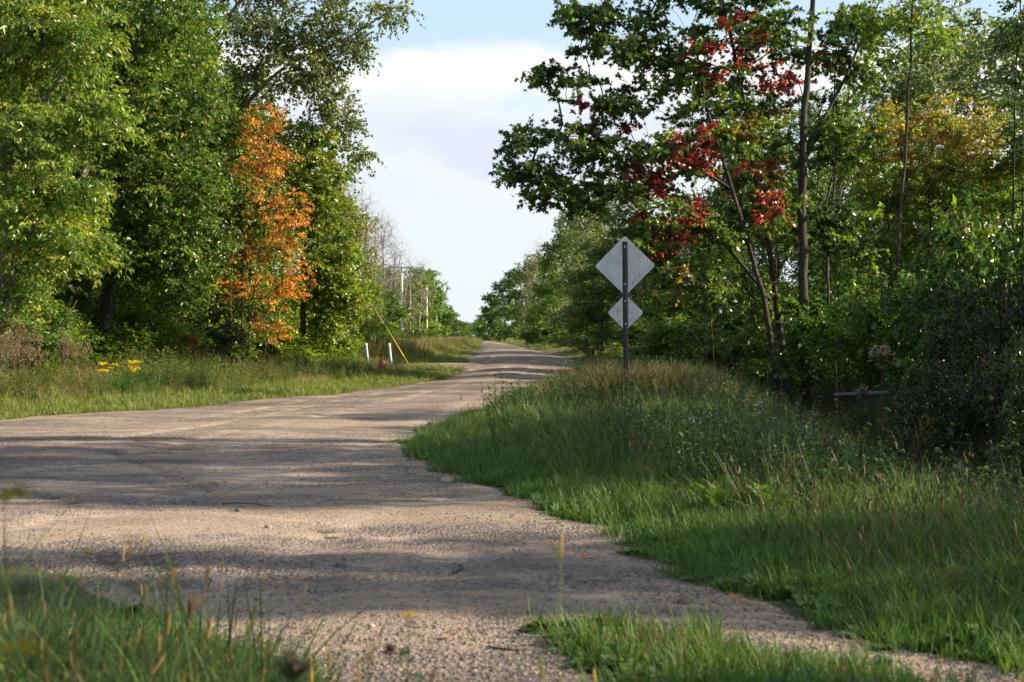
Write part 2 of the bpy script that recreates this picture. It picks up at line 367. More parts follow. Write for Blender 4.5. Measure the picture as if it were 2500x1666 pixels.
def ruts(x, y):
    out = np.zeros_like(x)
    for i, c in enumerate(CURV):
        P = np.array([GP(*p) for p in c]); u = np.linspace(0, len(P) - 1, 26); Q = np.stack([np.interp(u, range(len(P)), P[:, k]) for k in (0, 1)], -1)
        for _ in range(3): Q[1:-1] = (Q[:-2] + 2 * Q[1:-1] + Q[2:]) / 4
        d2 = np.full(x.shape, 1e9)
        for a, b in zip(Q[:-1], Q[1:]):
            e = b - a; t = np.clip(((x - a[0]) * e[0] + (y - a[1]) * e[1]) / (e @ e), 0, 1); d2 = np.minimum(d2, (x - a[0] - t * e[0]) ** 2 + (y - a[1] - t * e[1]) ** 2)
        dd = np.sqrt(d2) + .04 * value_noise(x, y, .5, 80 + i); out = np.maximum(out, np.exp(-(dd / .13) ** 2) * (.65 + .35 * value_noise(x, y, 1.1, 90 + i)))
    return out
def tracks(x, y):
    z = np.zeros_like(x)
    for i, (ax, ay, bx, by) in enumerate(TR):
        ex, ey = bx - ax, by - ay; L = math.hypot(ex, ey); t = ((x - ax) * ex + (y - ay) * ey) / (L * L)
        dd = np.abs((x - ax) * ey - (y - ay) * ex) / L
        z -= .022 * np.exp(-(dd / .07) ** 2) * sstep(-.3, .1, t) * (1 - sstep(.9, 1.3, t)) * (.55 + .45 * np.sin(t * L * 2 * np.pi / .24))
    return z
def road_z(x, y):
    s = sdf(x, y); nz = sstep(5.5, 8, y) * .08 + .025; r = s + nz * value_noise(x, y, .35, 5) + nz * value_noise(x, y, 1.1, 6) - .03
    base = g(x, y, s) + washboard_shade(x, y) + tracks(x, y) - .022 * ruts(x, y)
    cen = (1 - (1 - np.clip(-s / 2.6, 0, 1)) ** 2) * .11 * sstep(28, 50, y)
    return base + cen + np.clip(-r * .25, -.10, .012)
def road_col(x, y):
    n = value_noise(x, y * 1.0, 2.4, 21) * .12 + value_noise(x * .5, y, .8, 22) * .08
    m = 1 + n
    stripe_shade = washboard_shade(x, y) / .014
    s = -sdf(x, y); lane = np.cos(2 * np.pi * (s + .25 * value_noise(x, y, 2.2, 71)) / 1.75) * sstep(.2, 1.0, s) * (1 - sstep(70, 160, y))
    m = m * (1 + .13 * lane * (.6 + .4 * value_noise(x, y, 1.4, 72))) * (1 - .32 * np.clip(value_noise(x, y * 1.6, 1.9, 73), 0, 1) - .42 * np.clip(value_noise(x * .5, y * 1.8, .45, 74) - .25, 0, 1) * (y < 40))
    m = m * (1 - .42 * np.clip(1 - 1.6 * stripe_shade, 0, 1) * sstep(24, 34, y) * (1 - sstep(150, 300, y)))  # tree-shadow stripes over the far road, painted into the colour along the ripples
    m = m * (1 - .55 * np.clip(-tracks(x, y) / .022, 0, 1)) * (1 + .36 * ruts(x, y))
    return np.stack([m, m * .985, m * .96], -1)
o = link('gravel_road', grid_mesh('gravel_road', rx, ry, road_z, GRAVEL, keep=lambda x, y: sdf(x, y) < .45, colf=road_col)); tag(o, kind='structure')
fx = arr((-300, 300, 60)); fy = arr((470, 2500, 100))
o = link('field', grid_mesh('field', fx, fy, lambda x, y: 0 * x + .35 + (y - 470) * .0012, FIELD)); tag(o, kind='structure')

# ------------------------------------------------------------------ trees
def leaf_geo(mb, rng, pos, dr, nr, L, W, col, shape='diamond'):
    n = len(pos); dr = unit(dr); sd_ = unit(np.cross(dr, nr)); nr = unit(np.cross(sd_, dr))
    L = L[:, None]; W = W[:, None]
    if shape == 'diamond':
        V = np.stack([pos, pos + dr * L * .42 + sd_ * W * .5 + nr * W * .16, pos + dr * L, pos + dr * L * .42 - sd_ * W * .5 + nr * W * .16], 1)
        T = np.array([(0, 1, 2), (0, 2, 3)]); k = 4
    else:       # lobed, maple-like
        V = np.stack([pos, pos + dr * L * .38 + sd_ * W * .62 + nr * W * .1, pos + dr * L * .52 + sd_ * W * .2, pos + dr * L,
                      pos + dr * L * .52 - sd_ * W * .2, pos + dr * L * .38 - sd_ * W * .62 + nr * W * .1], 1)
        T = np.array([(0, 1, 2), (0, 2, 3), (0, 3, 4), (0, 4, 5)]); k = 6
    t = (np.arange(n)[:, None, None] * k + T[None]).reshape(-1, 3)
    mb.add(V.reshape(-1, 3), t, np.repeat(col, k, 0))

def wiggle(rng, P, n, amp):
    """resample a polyline to n points with a little wander"""
    P = np.asarray(P, float); s = np.r_[0, np.cumsum(np.linalg.norm(np.diff(P, axis=0), axis=1))]; u = np.linspace(0, s[-1], n)
    Q = np.stack([np.interp(u, s, P[:, i]) for i in range(3)], -1)
    for _ in range(2): Q[1:-1] = (Q[:-2] + 2 * Q[1:-1] + Q[2:]) / 4
    w_ = np.cumsum(rng.normal(0, amp, (n, 3)), 0) * [1, 1, .2]; w_ -= np.linspace(0, 1, n)[:, None] * w_[-1]
    return Q + w_

def grow(name, rng, stems, blobs, ncl, per, L, W, pal, spray=.75, twigs=7, flat=.55, droop=.25, shape='diamond', bark=(.12, .10, .08),
         rtw=.012, minz=.8, surf=2.4, sides=6, twig_tubes=True, arch=.1, jitc=.30):
    """returns (trunk mesh, crown mesh); crown mesh is None when per == 0"""
    wood = MB(); NP = []; PAR = []; CNT = []; STEM = []
    for P, r0, r1 in stems:
        n = max(6, int(np.linalg.norm(np.array(P[-1]) - np.array(P[0])) / .6)); Q = wiggle(rng, P, n, .03)
        R = np.linspace(0, 1, n); R = r0 + (r1 - r0) * R ** .8; R[0] *= 1.25
        tube(wood, Q, R, sides + 2, np.array(bark), True, .12)
        for q, r in zip(Q, R):
            NP.append(q); PAR.append(-1); CNT.append(0); STEM.append(r)
    B = np.array([b[:6] for b in blobs], float); wt = np.array([(b[6] if len(b) > 6 else 1) * b[3] * b[4] * b[5] for b in blobs]); wt = wt ** .62; wt /= wt.sum()
    k = rng.choice(len(B), ncl, p=wt); u = unit(rng.normal(size=(ncl, 3))); r = rng.random(ncl) ** (1 / surf)
    C = B[k, :3] + u * r[:, None] * B[k, 3:6]
    C = C[C[:, 2] > minz * .6]; ncl = len(C)
    base = np.array([s[0][0] for s in stems])[0]
    order = np.argsort(np.min([np.min(np.linalg.norm(C[:, None] - np.asarray(s[0])[None], axis=2), axis=1) for s in stems], axis=0))
    C = C[order]; NPa = np.array(NP); links = []; DIR = np.zeros((ncl, 3))
    buf = np.zeros((len(NP) + ncl * 5, 3)); buf[:len(NP)] = NPa; cnt = len(NP)
    lim = np.zeros(len(buf), bool); lim[:cnt] = NPa[:, 2] - base[2] > minz * .5
    if not lim.any(): lim[:cnt] = True
    PAR = list(PAR); path = []
    for i, c in enumerate(C):
        v = buf[:cnt] - c; dist = np.linalg.norm(v, axis=1); cost = dist + 1.0 * np.clip(v[:, 2] + .25 * dist, 0, None); cost[~lim[:cnt]] += 50
        j = int(np.argmin(cost)); p = buf[j]; dd = dist[j]; nseg = 2 if dd < .8 else (3 if dd < 2 else 4)
        ts = np.linspace(0, 1, nseg + 1)[1:]; prev = j; pts = [p]; idx = [j]
        off = rng.normal(0, .05, 3) * dd
        for t in ts:
            q = p + (c - p) * t + (np.array([0, 0, arch * dd]) + off) * math.sin(math.pi * t) * (1 if t < 1 else 0)
            buf[cnt] = q; lim[cnt] = True; PAR.append(prev); prev = cnt; cnt += 1; pts.append(q); idx.append(prev)
        path.append((pts, idx)); DIR[i] = c - pts[-2]
    num = np.zeros(cnt)
    for pts, idx in path: num[idx[-1]] += 1
    for i in range(cnt - 1, -1, -1):
        if PAR[i] >= 0: num[PAR[i]] += num[i]
    for pts, idx in path:
        rr = rtw * np.sqrt(np.maximum(num[idx], 1)); rr[0] = min(rr[0], rr[1] * 1.25)
        if rr.max() < .004: continue
        tube(wood, pts, rr, 5 if rr.max() > .03 else 3, np.array(bark), False)
    # sprays of leaves
    D = unit(DIR); m = twigs; n = len(C)
    td = unit(D[:, None] * .55 + unit(rng.normal(size=(n, m, 3))) * [1, 1, flat]); tl = spray * rng.uniform(.55, 1.15, (n, m))
    O = np.repeat(C[:, None], m, 1)
    if twig_tubes:
        for i in range(n):
            for j in range(m if per else m):
                e = O[i, j] + td[i, j] * tl[i, j]; e = e - [0, 0, droop * .3 * tl[i, j]]
                mdl = O[i, j] + td[i, j] * tl[i, j] * .5
                tube(wood, [O[i, j], mdl, e], [rtw * .55, rtw * .35, rtw * .12], 3, np.array(bark) * 1.1, False)
    tm = wood.mesh(name + '_trunk', BARK, True)
    if not per: return tm, None
    kk = max(1, per // m); t = rng.uniform(.12, 1.05, (n, m, kk))
    P = O[:, :, None] + td[:, :, None] * (tl[..., None] * t)[..., None]; P = P + [0, 0, -1] * (droop * .3 * tl[..., None] * t ** 2)[..., None]
    P = P.reshape(-1, 3) + rng.normal(0, .02, (n * m * kk, 3)); TD = np.repeat(td.reshape(-1, 3), kk, 0)
    side = unit(np.cross(TD, [0, 0, 1.0]) + 1e-6) * rng.choice([-1, 1], len(P))[:, None]
    ld = unit(TD * .45 + side * .7 + rng.normal(0, .55, P.shape) + np.array([0, 0, -droop]))
    nr = unit(np.array([0, 0, .42]) + TD * .25 + rng.normal(0, .62, P.shape))
    col = np.repeat(pal(C, rng), m * kk, 0)
    col = col * np.exp(rng.normal(0, jitc, (len(P), 1))) * np.exp(rng.normal(0, .05, P.shape))
    yl = rng.random(len(P)) < (.004 if 'dark' in name else .010); col[yl] = np.array([.42, .30, .04]) * rng.uniform(.6, 1.1, (yl.sum(), 1))
    cm = MB(); s = rng.uniform(.5, 1.35, len(P))
    leaf_geo(cm, rng, P, ld, nr, L * s, W * s, col, shape)
    return tm, cm.mesh(name + '_crown', LEAF)

def pal_mix(cols, wts=None):
    cols = np.array(cols, float); wts = None if wts is None else np.array(wts) / sum(wts)
    def f(C, rng):
        return cols[rng.choice(len(cols), len(C), p=wts)] * rng.uniform(.8, 1.2, (len(C), 1))
    return f
G1, G2, G3, G4, G5 = (.098, .172, .023), (.062, .118, .020), (.150, .225, .028), (.12, .16, .038), (.22, .26, .032)
BG = (.035, .075, .018)

def rel(px, py, d, base, dy=0.0): return (X(px, d + dy) - base[0], d + dy - base[1], Z(py, d + dy) - base[2])
def hero(name, bpx, bd, stems, blobs, label, cat='tree', group=None, pal=None, seed=1, **kw):
    """a tree given by rows and columns of the photo at one distance; blobs (px, py, half width px, half height px, depth offset m, half depth m)"""
    bx = X(bpx, bd); base = (bx, bd, gz(bx, bd) - .1); k = bd / F; rng = np.random.default_rng(seed)
    S = [([rel(p[0], p[1], bd, base, p[2] if len(p) > 2 else 0) for p in pts], r0, r1) for pts, r0, r1 in stems]
    S = [([(P[0][0], P[0][1], 0.0) if i == 0 or pts0 else P[0]] + P[1:], a, b) for i, ((P, a, b), pts0) in enumerate(zip(S, [s[0][0][1] > 860 for s in stems]))]
    Bl = []
    for b in blobs:
        c = rel(b[0], b[1], bd, base, b[4] if len(b) > 4 else 0); Bl.append((c[0], c[1], c[2], b[2] * k, b[5] if len(b) > 5 else b[2] * k, b[3] * k, b[6] if len(b) > 6 else 1))
    if callable(pal) and getattr(pal, 'px', False):
        p0 = pal; pal = lambda C, rng: p0(C, rng, base, k)
    tm, cm = grow(name, rng, S, Bl, pal=pal, **kw)
    t = thing(name, base, label, cat, group); link('trunk', tm, t)
    if cm: link('crown', cm, t)
    return t

# --- the maple on the right, with its red clusters
RED = [(1790, 110, 70), (1740, 150, 55), (1880, 185, 60), (1940, 190, 40), (1700, 350, 70), (1655, 320, 40), (1860, 480, 60), (1650, 560, 65), (1700, 510, 50),
       (1590, 490, 55), (1440, 285, 65), (1400, 180, 60), (1500, 130, 45), (1830, 400, 35), (1620, 620, 40), (1520, 330, 45), (1910, 590, 40), (1560, 440, 35), (1370, 165, 30)]
ORA = [(1810, 290, 70), (1760, 210, 60), (1900, 240, 50), (1700, 420, 60), (1960, 230, 50), (2000, 180, 60), (1640, 680, 50), (2040, 120, 40)]
def maple_pal(C, rng, base, k):
    px = CX + (C[:, 0] + base[0]) / (C[:, 1] + base[1]) * F; py = HOR - (C[:, 2] + base[2] - EYE) / (C[:, 1] + base[1]) * F
    out = np.array([G1, G2, (.07, .12, .02), BG])[rng.choice(4, len(C))] * rng.uniform(.75, 1.2, (len(C), 1))
    for x, y, r in ORA:
        q = ((px - x) ** 2 + (py - y) ** 2 < (r * rng.uniform(.5, 1.1, len(C))) ** 2) & (rng.random(len(C)) < .28); out[q] = np.array([.22, .16, .03]) * rng.uniform(.7, 1.2, (q.sum(), 1))
    for x, y, r in RED:
        q = ((px - x) ** 2 + (py - y) ** 2 < (r * rng.uniform(.6, 1.15, len(C))) ** 2) & (rng.random(len(C)) < np.where(px < 1560, .13, .50)); out[q] = np.array([.24, .04, .028]) * rng.uniform(.7, 1.25, (q.sum(), 1))
    return out
maple_pal.px = True
hero('maple_tree', 1945, 44,
     [([(1965, 910), (1958, 700), (1955, 400), (1968, 150), (1985, -230)], .19, .06),
      ([(1935, 905, .5), (1900, 700, .6), (1850, 420, .3), (1790, 120, 0), (1740, -120, 0)], .13, .03),
      ([(1915, 900, -.5), (1870, 740, -.6), (1800, 500, -1), (1740, 330, -1), (1690, 60, -1)], .11, .03),
      ([(1960, 370), (2040, 240, .3), (2085, 130, .6), (2160, -20, 1)], .07, .025),
      ([(1880, 730, -.3), (1760, 580, -.8), (1560, 470, -1), (1360, 430, -1.3), (1300, 430, -1.3)], .07, .006),
      ([(1780, 460, -1), (1600, 350, -1.3), (1420, 330, -1.5), (1340, 335, -1.5)], .05, .006),
      ([(1958, 620), (2000, 560, 1), (2060, 300, 1.5), (2080, 150, 1.6)], .05, .015),
      ([(2010, 905, 1.5), (2020, 600, 1.5), (2030, 350, 1.6), (2040, 80, 1.8)], .06, .02)],
     [(1300, 435, 95, 42, -1.2, 1.0, 2.5), (1400, 470, 110, 45, -1.2, 1.2, 1.5), (1480, 450, 110, 60, -1, 1.5), (1290, 335, 70, 28, -1.5, .8, 1.5), (1420, 350, 100, 50, -1.2, 1.4), (1600, 400, 130, 90, -1, 2),
      (1400, 205, 75, 45, -1, 1), (1330, 190, 40, 20, -1, .6, 1.5), (1480, 270, 110, 70, -1, 1.6), (1450, 60, 90, 70, -.5, 1.5), (1540, 130, 130, 100, -.5, 2),
      (1700, 160, 170, 150, 0, 2.4), (1680, -60, 250, 120, 0, 2.6), (1850, 60, 130, 130, 0, 2.5), (1900, -140, 220, 130, 0, 2.6), (1780, 330, 150, 110, -.5, 2.3),
      (1850, 520, 100, 100, .3, 1.6), (1700, 540, 120, 80, -1, 1.6), (1640, 650, 90, 60, -1, 1.2), (1760, 700, 120, 70, -.5, 1.5), (2060, 130, 130, 80, .8, 1.8), (2050, 330, 110, 110, 1, 1.6),
      (2120, 60, 110, 60, .8, 1.5), (1850, 260, 150, 150, 2.2, 1.4, .8), (1900, 440, 110, 110, 2.2, 1.2, .8), (2030, 560, 110, 110, 1, 1.6), (1870, 760, 90, 45, 1.5, 1.2), (1560, 560, 60, 45, -1, 1)],
     'large multi-stemmed maple with red leaf clusters and low branches reaching over the road', pal=maple_pal, seed=4,
     ncl=880, per=91, L=.145, W=.13, spray=.6, twigs=7, flat=.5, droop=.55, shape='maple', bark=(.050, .046, .040), rtw=.0075, minz=2.0, surf=1.9)

# --- left group
hero('cottonwood_tree', 512, 54, [([(512, 905), (508, 780), (515, 590), (520, 320), (498, 20), (470, -260)], .24, .10),
      ([(518, 360), (600, 250, -.4), (700, 150, -.8), (840, 100, -1), (980, 10, -1)], .10, .02), ([(519, 400), (640, 330, .5), (760, 330, .6), (880, 380, .6)], .07, .012),
      ([(505, 120), (600, -20), (720, -160)], .09, .03), ([(516, 620), (520, 560, -2.5), (560, 540, -4.8)], .045, .012), ([(522, 330), (480, 200, 1), (400, 60, 1)], .08, .03), ([(700, 150, -.8), (790, 210, -.8), (860, 270, -.8)], .035, .01)],
     [(640, 60, 110, 110, -.5, 2), (740, 140, 110, 100, -.8, 2), (800, 230, 60, 90, -.8, 1.4), (830, 60, 80, 70, -1, 1.5), (950, 20, 50, 30, -1, .9, 1.4), (880, 110, 30, 40, -1, .8), (720, 330, 90, 70, .3, 1.6),
      (860, 375, 50, 25, .5, .8, 1.3), (850, 300, 40, 40, .3, .8), (420, 120, 110, 130, 1, 2), (560, -100, 260, 110, 0, 3), (800, -90, 120, 70, 0, 2), (450, 350, 90, 120, .8, 1.6), (590, 230, 70, 90, -.5, 1.5), (560, 560, 60, 35, -5.2, .6, 2), (520, 650, 50, 50, -5, .7, 1.5), (600, 480, 30, 25, -5.4, .5, 1.5)],
     'tall cottonwood with pale lit trunk and small leaves rising behind the orange tree', pal=pal_mix([(.11, .15, .035), (.14, .175, .055), (.085, .125, .035)]), seed=7,
     ncl=620, per=98, L=.115, W=.09, spray=.75, twigs=7, flat=.9, droop=.7, bark=(.26, .20, .14), rtw=.007, minz=4, surf=2.0, arch=.2)
hero('ash_tree', -30, 31, [([(-60, 1010), (-20, 800), (10, 600), (30, 300), (60, -50), (80, -350)], .15, .06), ([(0, 700), (90, 520, -.5), (200, 430, -1)], .06, .02), ([(25, 380), (130, 200, -.8), (230, 90, -1)], .06, .02)],
     [(40, 120, 150, 150, -.5, 1.6), (190, 90, 110, 90, -1, 1.3), (90, 330, 160, 100, -1, 1.4), (240, 280, 80, 60, -1, 1), (70, 540, 140, 80, -.8, 1.3), (180, 600, 90, 50, -1, 1), (-120, 300, 150, 300, 0, 1.8), (100, -140, 260, 150, 0, 2), (20, 700, 60, 60, -.4, .8),
      (150, 450, 110, 60, -1.2, 1)],
     'near leafy ash tree with bright drooping compound leaves at the left edge of the photo', pal=pal_mix([G3, G1, G5, G2], [4, 3, 1.5, 1]), seed=11,
     ncl=560, per=104, L=.13, W=.055, spray=.55, twigs=8, flat=.5, droop=.7, bark=(.13, .11, .085), rtw=.006, minz=2.0)
hero('broadleaf_tree', 255, 43, [([(240, 905), (252, 760), (268, 640), (285, 400), (280, 100), (290, -250)], .22, .08), ([(268, 560), (360, 420, -.5), (430, 330, -1)], .08, .02), ([(283, 330), (310, 150, .5), (320, -40, .5)], .09, .05), ([(275, 520), (190, 420, -.3), (120, 360, -.5)], .06, .02)],
     [(330, 330, 130, 110, -1, 1.8), (440, 250, 100, 110, -1, 1.6), (300, 130, 120, 110, -.3, 2), (430, 60, 110, 90, -.3, 2), (250, 520, 130, 70, -1, 1.6), (400, 500, 120, 110, -1, 1.7), (480, 430, 80, 80, -1, 1.2), (150, 620, 110, 60, -1, 1.3), (330, 640, 110, 50, -1, 1.3),
      (450, 620, 90, 70, -1, 1.2), (330, -130, 260, 120, 0, 2.5), (480, 700, 60, 50, -1, 1), (520, 560, 50, 70, -1.2, .9)],
     'big broadleaf tree with thick dark trunk at the verge behind the yellow goldenrod', pal=pal_mix([G2, G1, G3, G5], [3, 4, 2, .5]), seed=13,
     ncl=760, per=98, L=.125, W=.07, spray=.65, twigs=7, flat=.55, droop=.5, bark=(.055, .047, .038), rtw=.0075, minz=2.2)
def orange_pal(C, rng):
    o_ = np.array([(.50, .21, .03), (.52, .28, .045), (.30, .10, .028), (.34, .22, .05), (.11, .15, .03)])
    return o_[rng.choice(5, len(C), p=[.29, .26, .12, .1, .23])] * rng.uniform(.8, 1.15, (len(C), 1))
hero('orange_tree', 605, 49, [([(590, 900), (600, 640), (630, 430), (652, 270)], .055, .012), ([(562, 905, -.3), (565, 700, -.3), (575, 560, -.3), (600, 430, 0)], .04, .01), ([(600, 900, .2), (622, 680, .2), (655, 520, .2), (690, 420, .2)], .045, .01), ([(640, 900, .3), (650, 760, .3), (700, 640, .3)], .02, .006)],
     [(652, 300, 40, 50, 0, .7, 1.6), (620, 345, 60, 45, 0, .7), (660, 400, 85, 55, 0, 1), (600, 430, 50, 40, 0, .8), (650, 500, 90, 60, 0, 1.1), (570, 520, 45, 50, 0, .7), (690, 600, 80, 80, 0, 1.1), (600, 610, 80, 50, 0, 1), (640, 700, 110, 60, 0, 1.1), (730, 520, 35, 60, 0, .6), (720, 690, 50, 50, .2, .7), (560, 700, 40, 40, 0, .6), (650, 800, 80, 35, 0, .8, .6)],
     'slender orange autumn tree with several thin bare stems in the left tree wall', pal=orange_pal, seed=17,
     ncl=290, per=66, L=.085, W=.06, spray=.46, twigs=6, flat=.5, droop=.45, shape='maple', bark=(.10, .08, .06), rtw=.004, minz=1.2, surf=1.7)
hero('bright_green_tree', 742, 53, [([(742, 905), (738, 700), (745, 500), (765, 330)], .14, .03), ([(740, 640), (800, 540, .3), (840, 470, .5)], .05, .015)],
     [(785, 430, 65, 60, 0, 1.2), (800, 530, 75, 60, 0, 1.4), (830, 640, 75, 70, 0, 1.5), (842, 735, 60, 50, .3, 1.2), (780, 700, 70, 60, .2, 1.2), (760, 350, 60, 50, .3, 1), (740, 480, 60, 80, .6, 1), (805, 790, 60, 35, .2, 1)],
     'bright green tree with dark straight trunk immediately right of the orange tree', pal=pal_mix([G3, G5, G1, (.16, .19, .03)], [3, 3, 2, 1]), seed=19,
     ncl=380, per=91, L=.13, W=.09, spray=.6, twigs=7, flat=.5, droop=.5, shape='maple', bark=(.075, .06, .045), rtw=.006, minz=1.5)
# --- yellowing tree on the right
def yellow_pal(C, rng, base, k):
    py = HOR - (C[:, 2] + base[2] - EYE) / (C[:, 1] + base[1]) * F
    t = np.clip((560 - py) / 300, 0, 1) + rng.normal(0, .22, len(C)); c = np.tile(np.array([.085, .13, .02]), (len(C), 1)) * rng.uniform(.8, 1.25, (len(C), 1))
    c[t > .3] = np.array([.17, .20, .03]); c[t > .8] = np.array([.26, .22, .035]); q = (t > .75) & (rng.random(len(C)) < .20); c[q] = np.array([.30, .14, .03])
    return c * rng.uniform(.8, 1.15, (len(C), 1))
yellow_pal.px = True
hero('yellowing_tree', 2290, 52, [([(2290, 905), (2280, 650), (2270, 430), (2285, 230)], .10, .02), ([(2180, 900, .5), (2175, 650, .5), (2160, 420, .5), (2140, 260, .5)], .06, .015), ([(2285, 560), (2360, 420), (2410, 300)], .05, .015), ([(2080, 905, 1), (2090, 650, 1), (2120, 500, 1)], .05, .015)],
     [(2290, 290, 90, 60, 0, 1.4), (2390, 330, 80, 70, 0, 1.4), (2180, 330, 80, 70, 0, 1.4), (2300, 420, 120, 70, 0, 1.7), (2420, 460, 70, 90, 0, 1.4), (2180, 480, 110, 70, 0, 1.6), (2290, 560, 140, 70, 0, 1.7), (2120, 610, 100, 60, 0, 1.4), (2400, 640, 100, 70, 0, 1.5), (2250, 680, 130, 60, 0, 1.5), (2100, 400, 60, 60, .5, 1)],
     'yellowing young tree tinged orange on top standing right of the maple', pal=yellow_pal, seed=23,
     ncl=560, per=91, L=.12, W=.07, spray=.55, twigs=7, flat=.5, droop=.5, bark=(.08, .07, .055), rtw=.0055, minz=1.2, surf=1.8)
hero('thin_tree', 2200, 38, [([(2190, 940), (2195, 600), (2205, 300), (2222, 60), (2235, -150)], .065, .02), ([(2200, 450), (2260, 370), (2420, 290)], .02, .006), ([(2208, 330), (2270, 250), (2330, 200)], .018, .005)],
     [(2150, 70, 90, 45, 0, 1.2), (2230, 20, 60, 60, 0, 1), (2280, 90, 60, 40, 0, .9), (2210, -120, 120, 90, 0, 1.5)],
     'thin dark-stemmed tree with high sparse leaves in front of the yellowing tree', pal=pal_mix([G1, G3]), seed=29,
     ncl=110, per=70, L=.12, W=.08, spray=.5, twigs=6, flat=.5, droop=.5, shape='maple', bark=(.045, .04, .035), rtw=.005, minz=7)
hero('sapling_pair', 2490, 30, [([(2478, 960), (2482, 600), (2478, 300), (2490, -50)], .03, .012), ([(2500, 960), (2497, 600), (2502, 300), (2480, 60)], .022, .01)],
     [(2470, 90, 50, 50, 0, .7), (2500, 230, 40, 50, 0, .6), (2520, -60, 80, 80, 0, 1)],
     'pair of thin dark stems rising together at the right edge of the photo', pal=pal_mix([BG, G2]), seed=31,
     ncl=70, per=60, L=.10, W=.06, spray=.4, twigs=6, flat=.5, droop=.5, bark=(.03, .027, .024), rtw=.004, minz=5)

# --- library of repeatable trees: meshes shared between copies
def lib_tree(name, seed, H, R, ncl, per, L, W, pal, low=.15, **kw):
    rng = np.random.default_rng(seed); lean = rng.normal(0, .35, 2)
    st = [([(0, 0, 0), (lean[0] * .4, lean[1] * .4, H * .4), (lean[0], lean[1], H * .93)], H * .0125, H * .003)]
    for i in range(3):
        a = rng.uniform(0, 6.28); h = H * rng.uniform(.25, .45); st.append(([(lean[0] * .4, lean[1] * .4, h), (math.cos(a) * R * .4, math.sin(a) * R * .4, h + H * .16), (math.cos(a) * R * .65, math.sin(a) * R * .65, h + H * .36)], H * .006, H * .002))
    bl = []
    for i in range(11):
        t = (i + .5) / 11; zz = H * (low + (1 - low) * t); rad = R * (math.sin(math.pi * min(1, .22 + .78 * t) ** .9) ** .6) * .62; a = i * 2.4 + rng.uniform(-.5, .5)
        bl.append((lean[0] + math.cos(a) * rad, lean[1] + math.sin(a) * rad, zz, R * .46 * rng.uniform(.8, 1.2), R * .46 * rng.uniform(.8, 1.2), H * .085 * rng.uniform(.8, 1.3)))
    kw = dict(dict(spray=.8, twigs=6, flat=.55, droop=.4, bark=(.10, .085, .065), rtw=H * .0006, minz=H * low * .6, surf=2.0), **kw)
    return grow(name, rng, st, bl, ncl, per, L, W, pal, **kw)
GM = pal_mix([G1, G2, G3, (.065, .11, .02)], [3, 3, 2, 2])
LIB = {}
for i in range(3): LIB['mid%d' % i] = lib_tree('mid_tree', 40 + i, 13, 3.6, 340, 90, .16, .10, GM, low=.12, flat=.85, twig_tubes=False)
for i in range(4): LIB['far%d' % i] = lib_tree('far_tree', 50 + i, 12, 4.0, 230, 60, .30, .2, GM, low=.06, spray=.9, flat=1.0, twig_tubes=False, sides=4)
for i in range(2): LIB['pale%d' % i] = lib_tree('pale_tree', 60 + i, 14, 4.2, 260, 60, .22, .13, pal_mix([(.12, .15, .06), (.10, .14, .045), (.15, .17, .07)]), low=.2, spray=.9, flat=1, twig_tubes=False, bark=(.32, .28, .23), rtw=.011)
for i in range(2): LIB['bare%d' % i] = lib_tree('bare_tree', 70 + i, 12, 2.2, 150, 0, .1, .1, GM, low=.35, spray=1.0, twigs=5, flat=1.6, droop=-.4, bark=(.18, .16, .15), rtw=.0075, arch=.05)
def shrub(name, seed, H, R, ncl, per, L, W, pal, **kw):
    rng = np.random.default_rng(seed); st = []; bl = []
    for i in range(6):
        a = rng.uniform(0, 6.28); st.append(([(0, 0, 0), (math.cos(a) * R * .3, math.sin(a) * R * .3, H * .45), (math.cos(a) * R * .6, math.sin(a) * R * .6, H * .85)], .02 * H / 2, .006))
    for i in range(9):
        a = rng.uniform(0, 6.28); q = rng.uniform(.1, .75) * R; bl.append((math.cos(a) * q, math.sin(a) * q, H * rng.uniform(.2, .8), R * .42, R * .42, H * .2))
    kw = dict(dict(spray=.38, twigs=6, flat=.7, droop=.3, bark=(.08, .065, .05), rtw=.004, minz=.1, surf=2, twig_tubes=False), **kw)
    return grow(name, rng, st, bl, ncl, per, L, W, pal, **kw)
for i in range(3): LIB['shrub%d' % i] = shrub('shrub', 80 + i, 2.4, 1.5, 130, 66, .10, .06, GM)
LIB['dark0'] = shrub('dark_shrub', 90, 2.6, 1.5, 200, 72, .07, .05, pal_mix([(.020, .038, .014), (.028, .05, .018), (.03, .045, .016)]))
LIB['sumac0'] = shrub('red_shrub', 91, 1.5, .7, 50, 48, .10, .045, pal_mix([(.35, .04, .025), (.3, .07, .03), (.06, .09, .02)]))

EXT = {}
def put(key, nm, label, px, d, H, Wd=None, rz=None, tint=(1, 1, 1), cat='tree', group=None, baseH=None, sink=.15, xx=None):
    """stand a copy of a library tree at column px, distance d, height H, half width Wd"""
    if key not in EXT:
        m_ = LIB[key][1] or LIB[key][0]; q_ = np.zeros(len(m_.vertices) * 3, np.float32); m_.vertices.foreach_get('co', q_); q_ = q_.reshape(-1, 3)
        EXT[key] = (float(np.percentile(q_[:, 2], 99.8)), float(np.percentile(np.hypot(q_[:, 0], q_[:, 1]), 93)))
    h0, r0 = EXT[key]
    x = X(px, d) if xx is None else xx; sz = H / h0; sx = (Wd / r0) if Wd else sz
    rz = (px * 1.7 + d * 3.1) % 6.28 if rz is None else rz
    t = thing(nm, (x, d, gz(x, d) - sink), label, cat, group, rz, (sx, sx, sz))
    tm, cm = LIB[key]; a = link('trunk', tm, t)
    if cm:
        c = link('crown', cm, t); c.color = tuple(tint) + (1,)
    return t

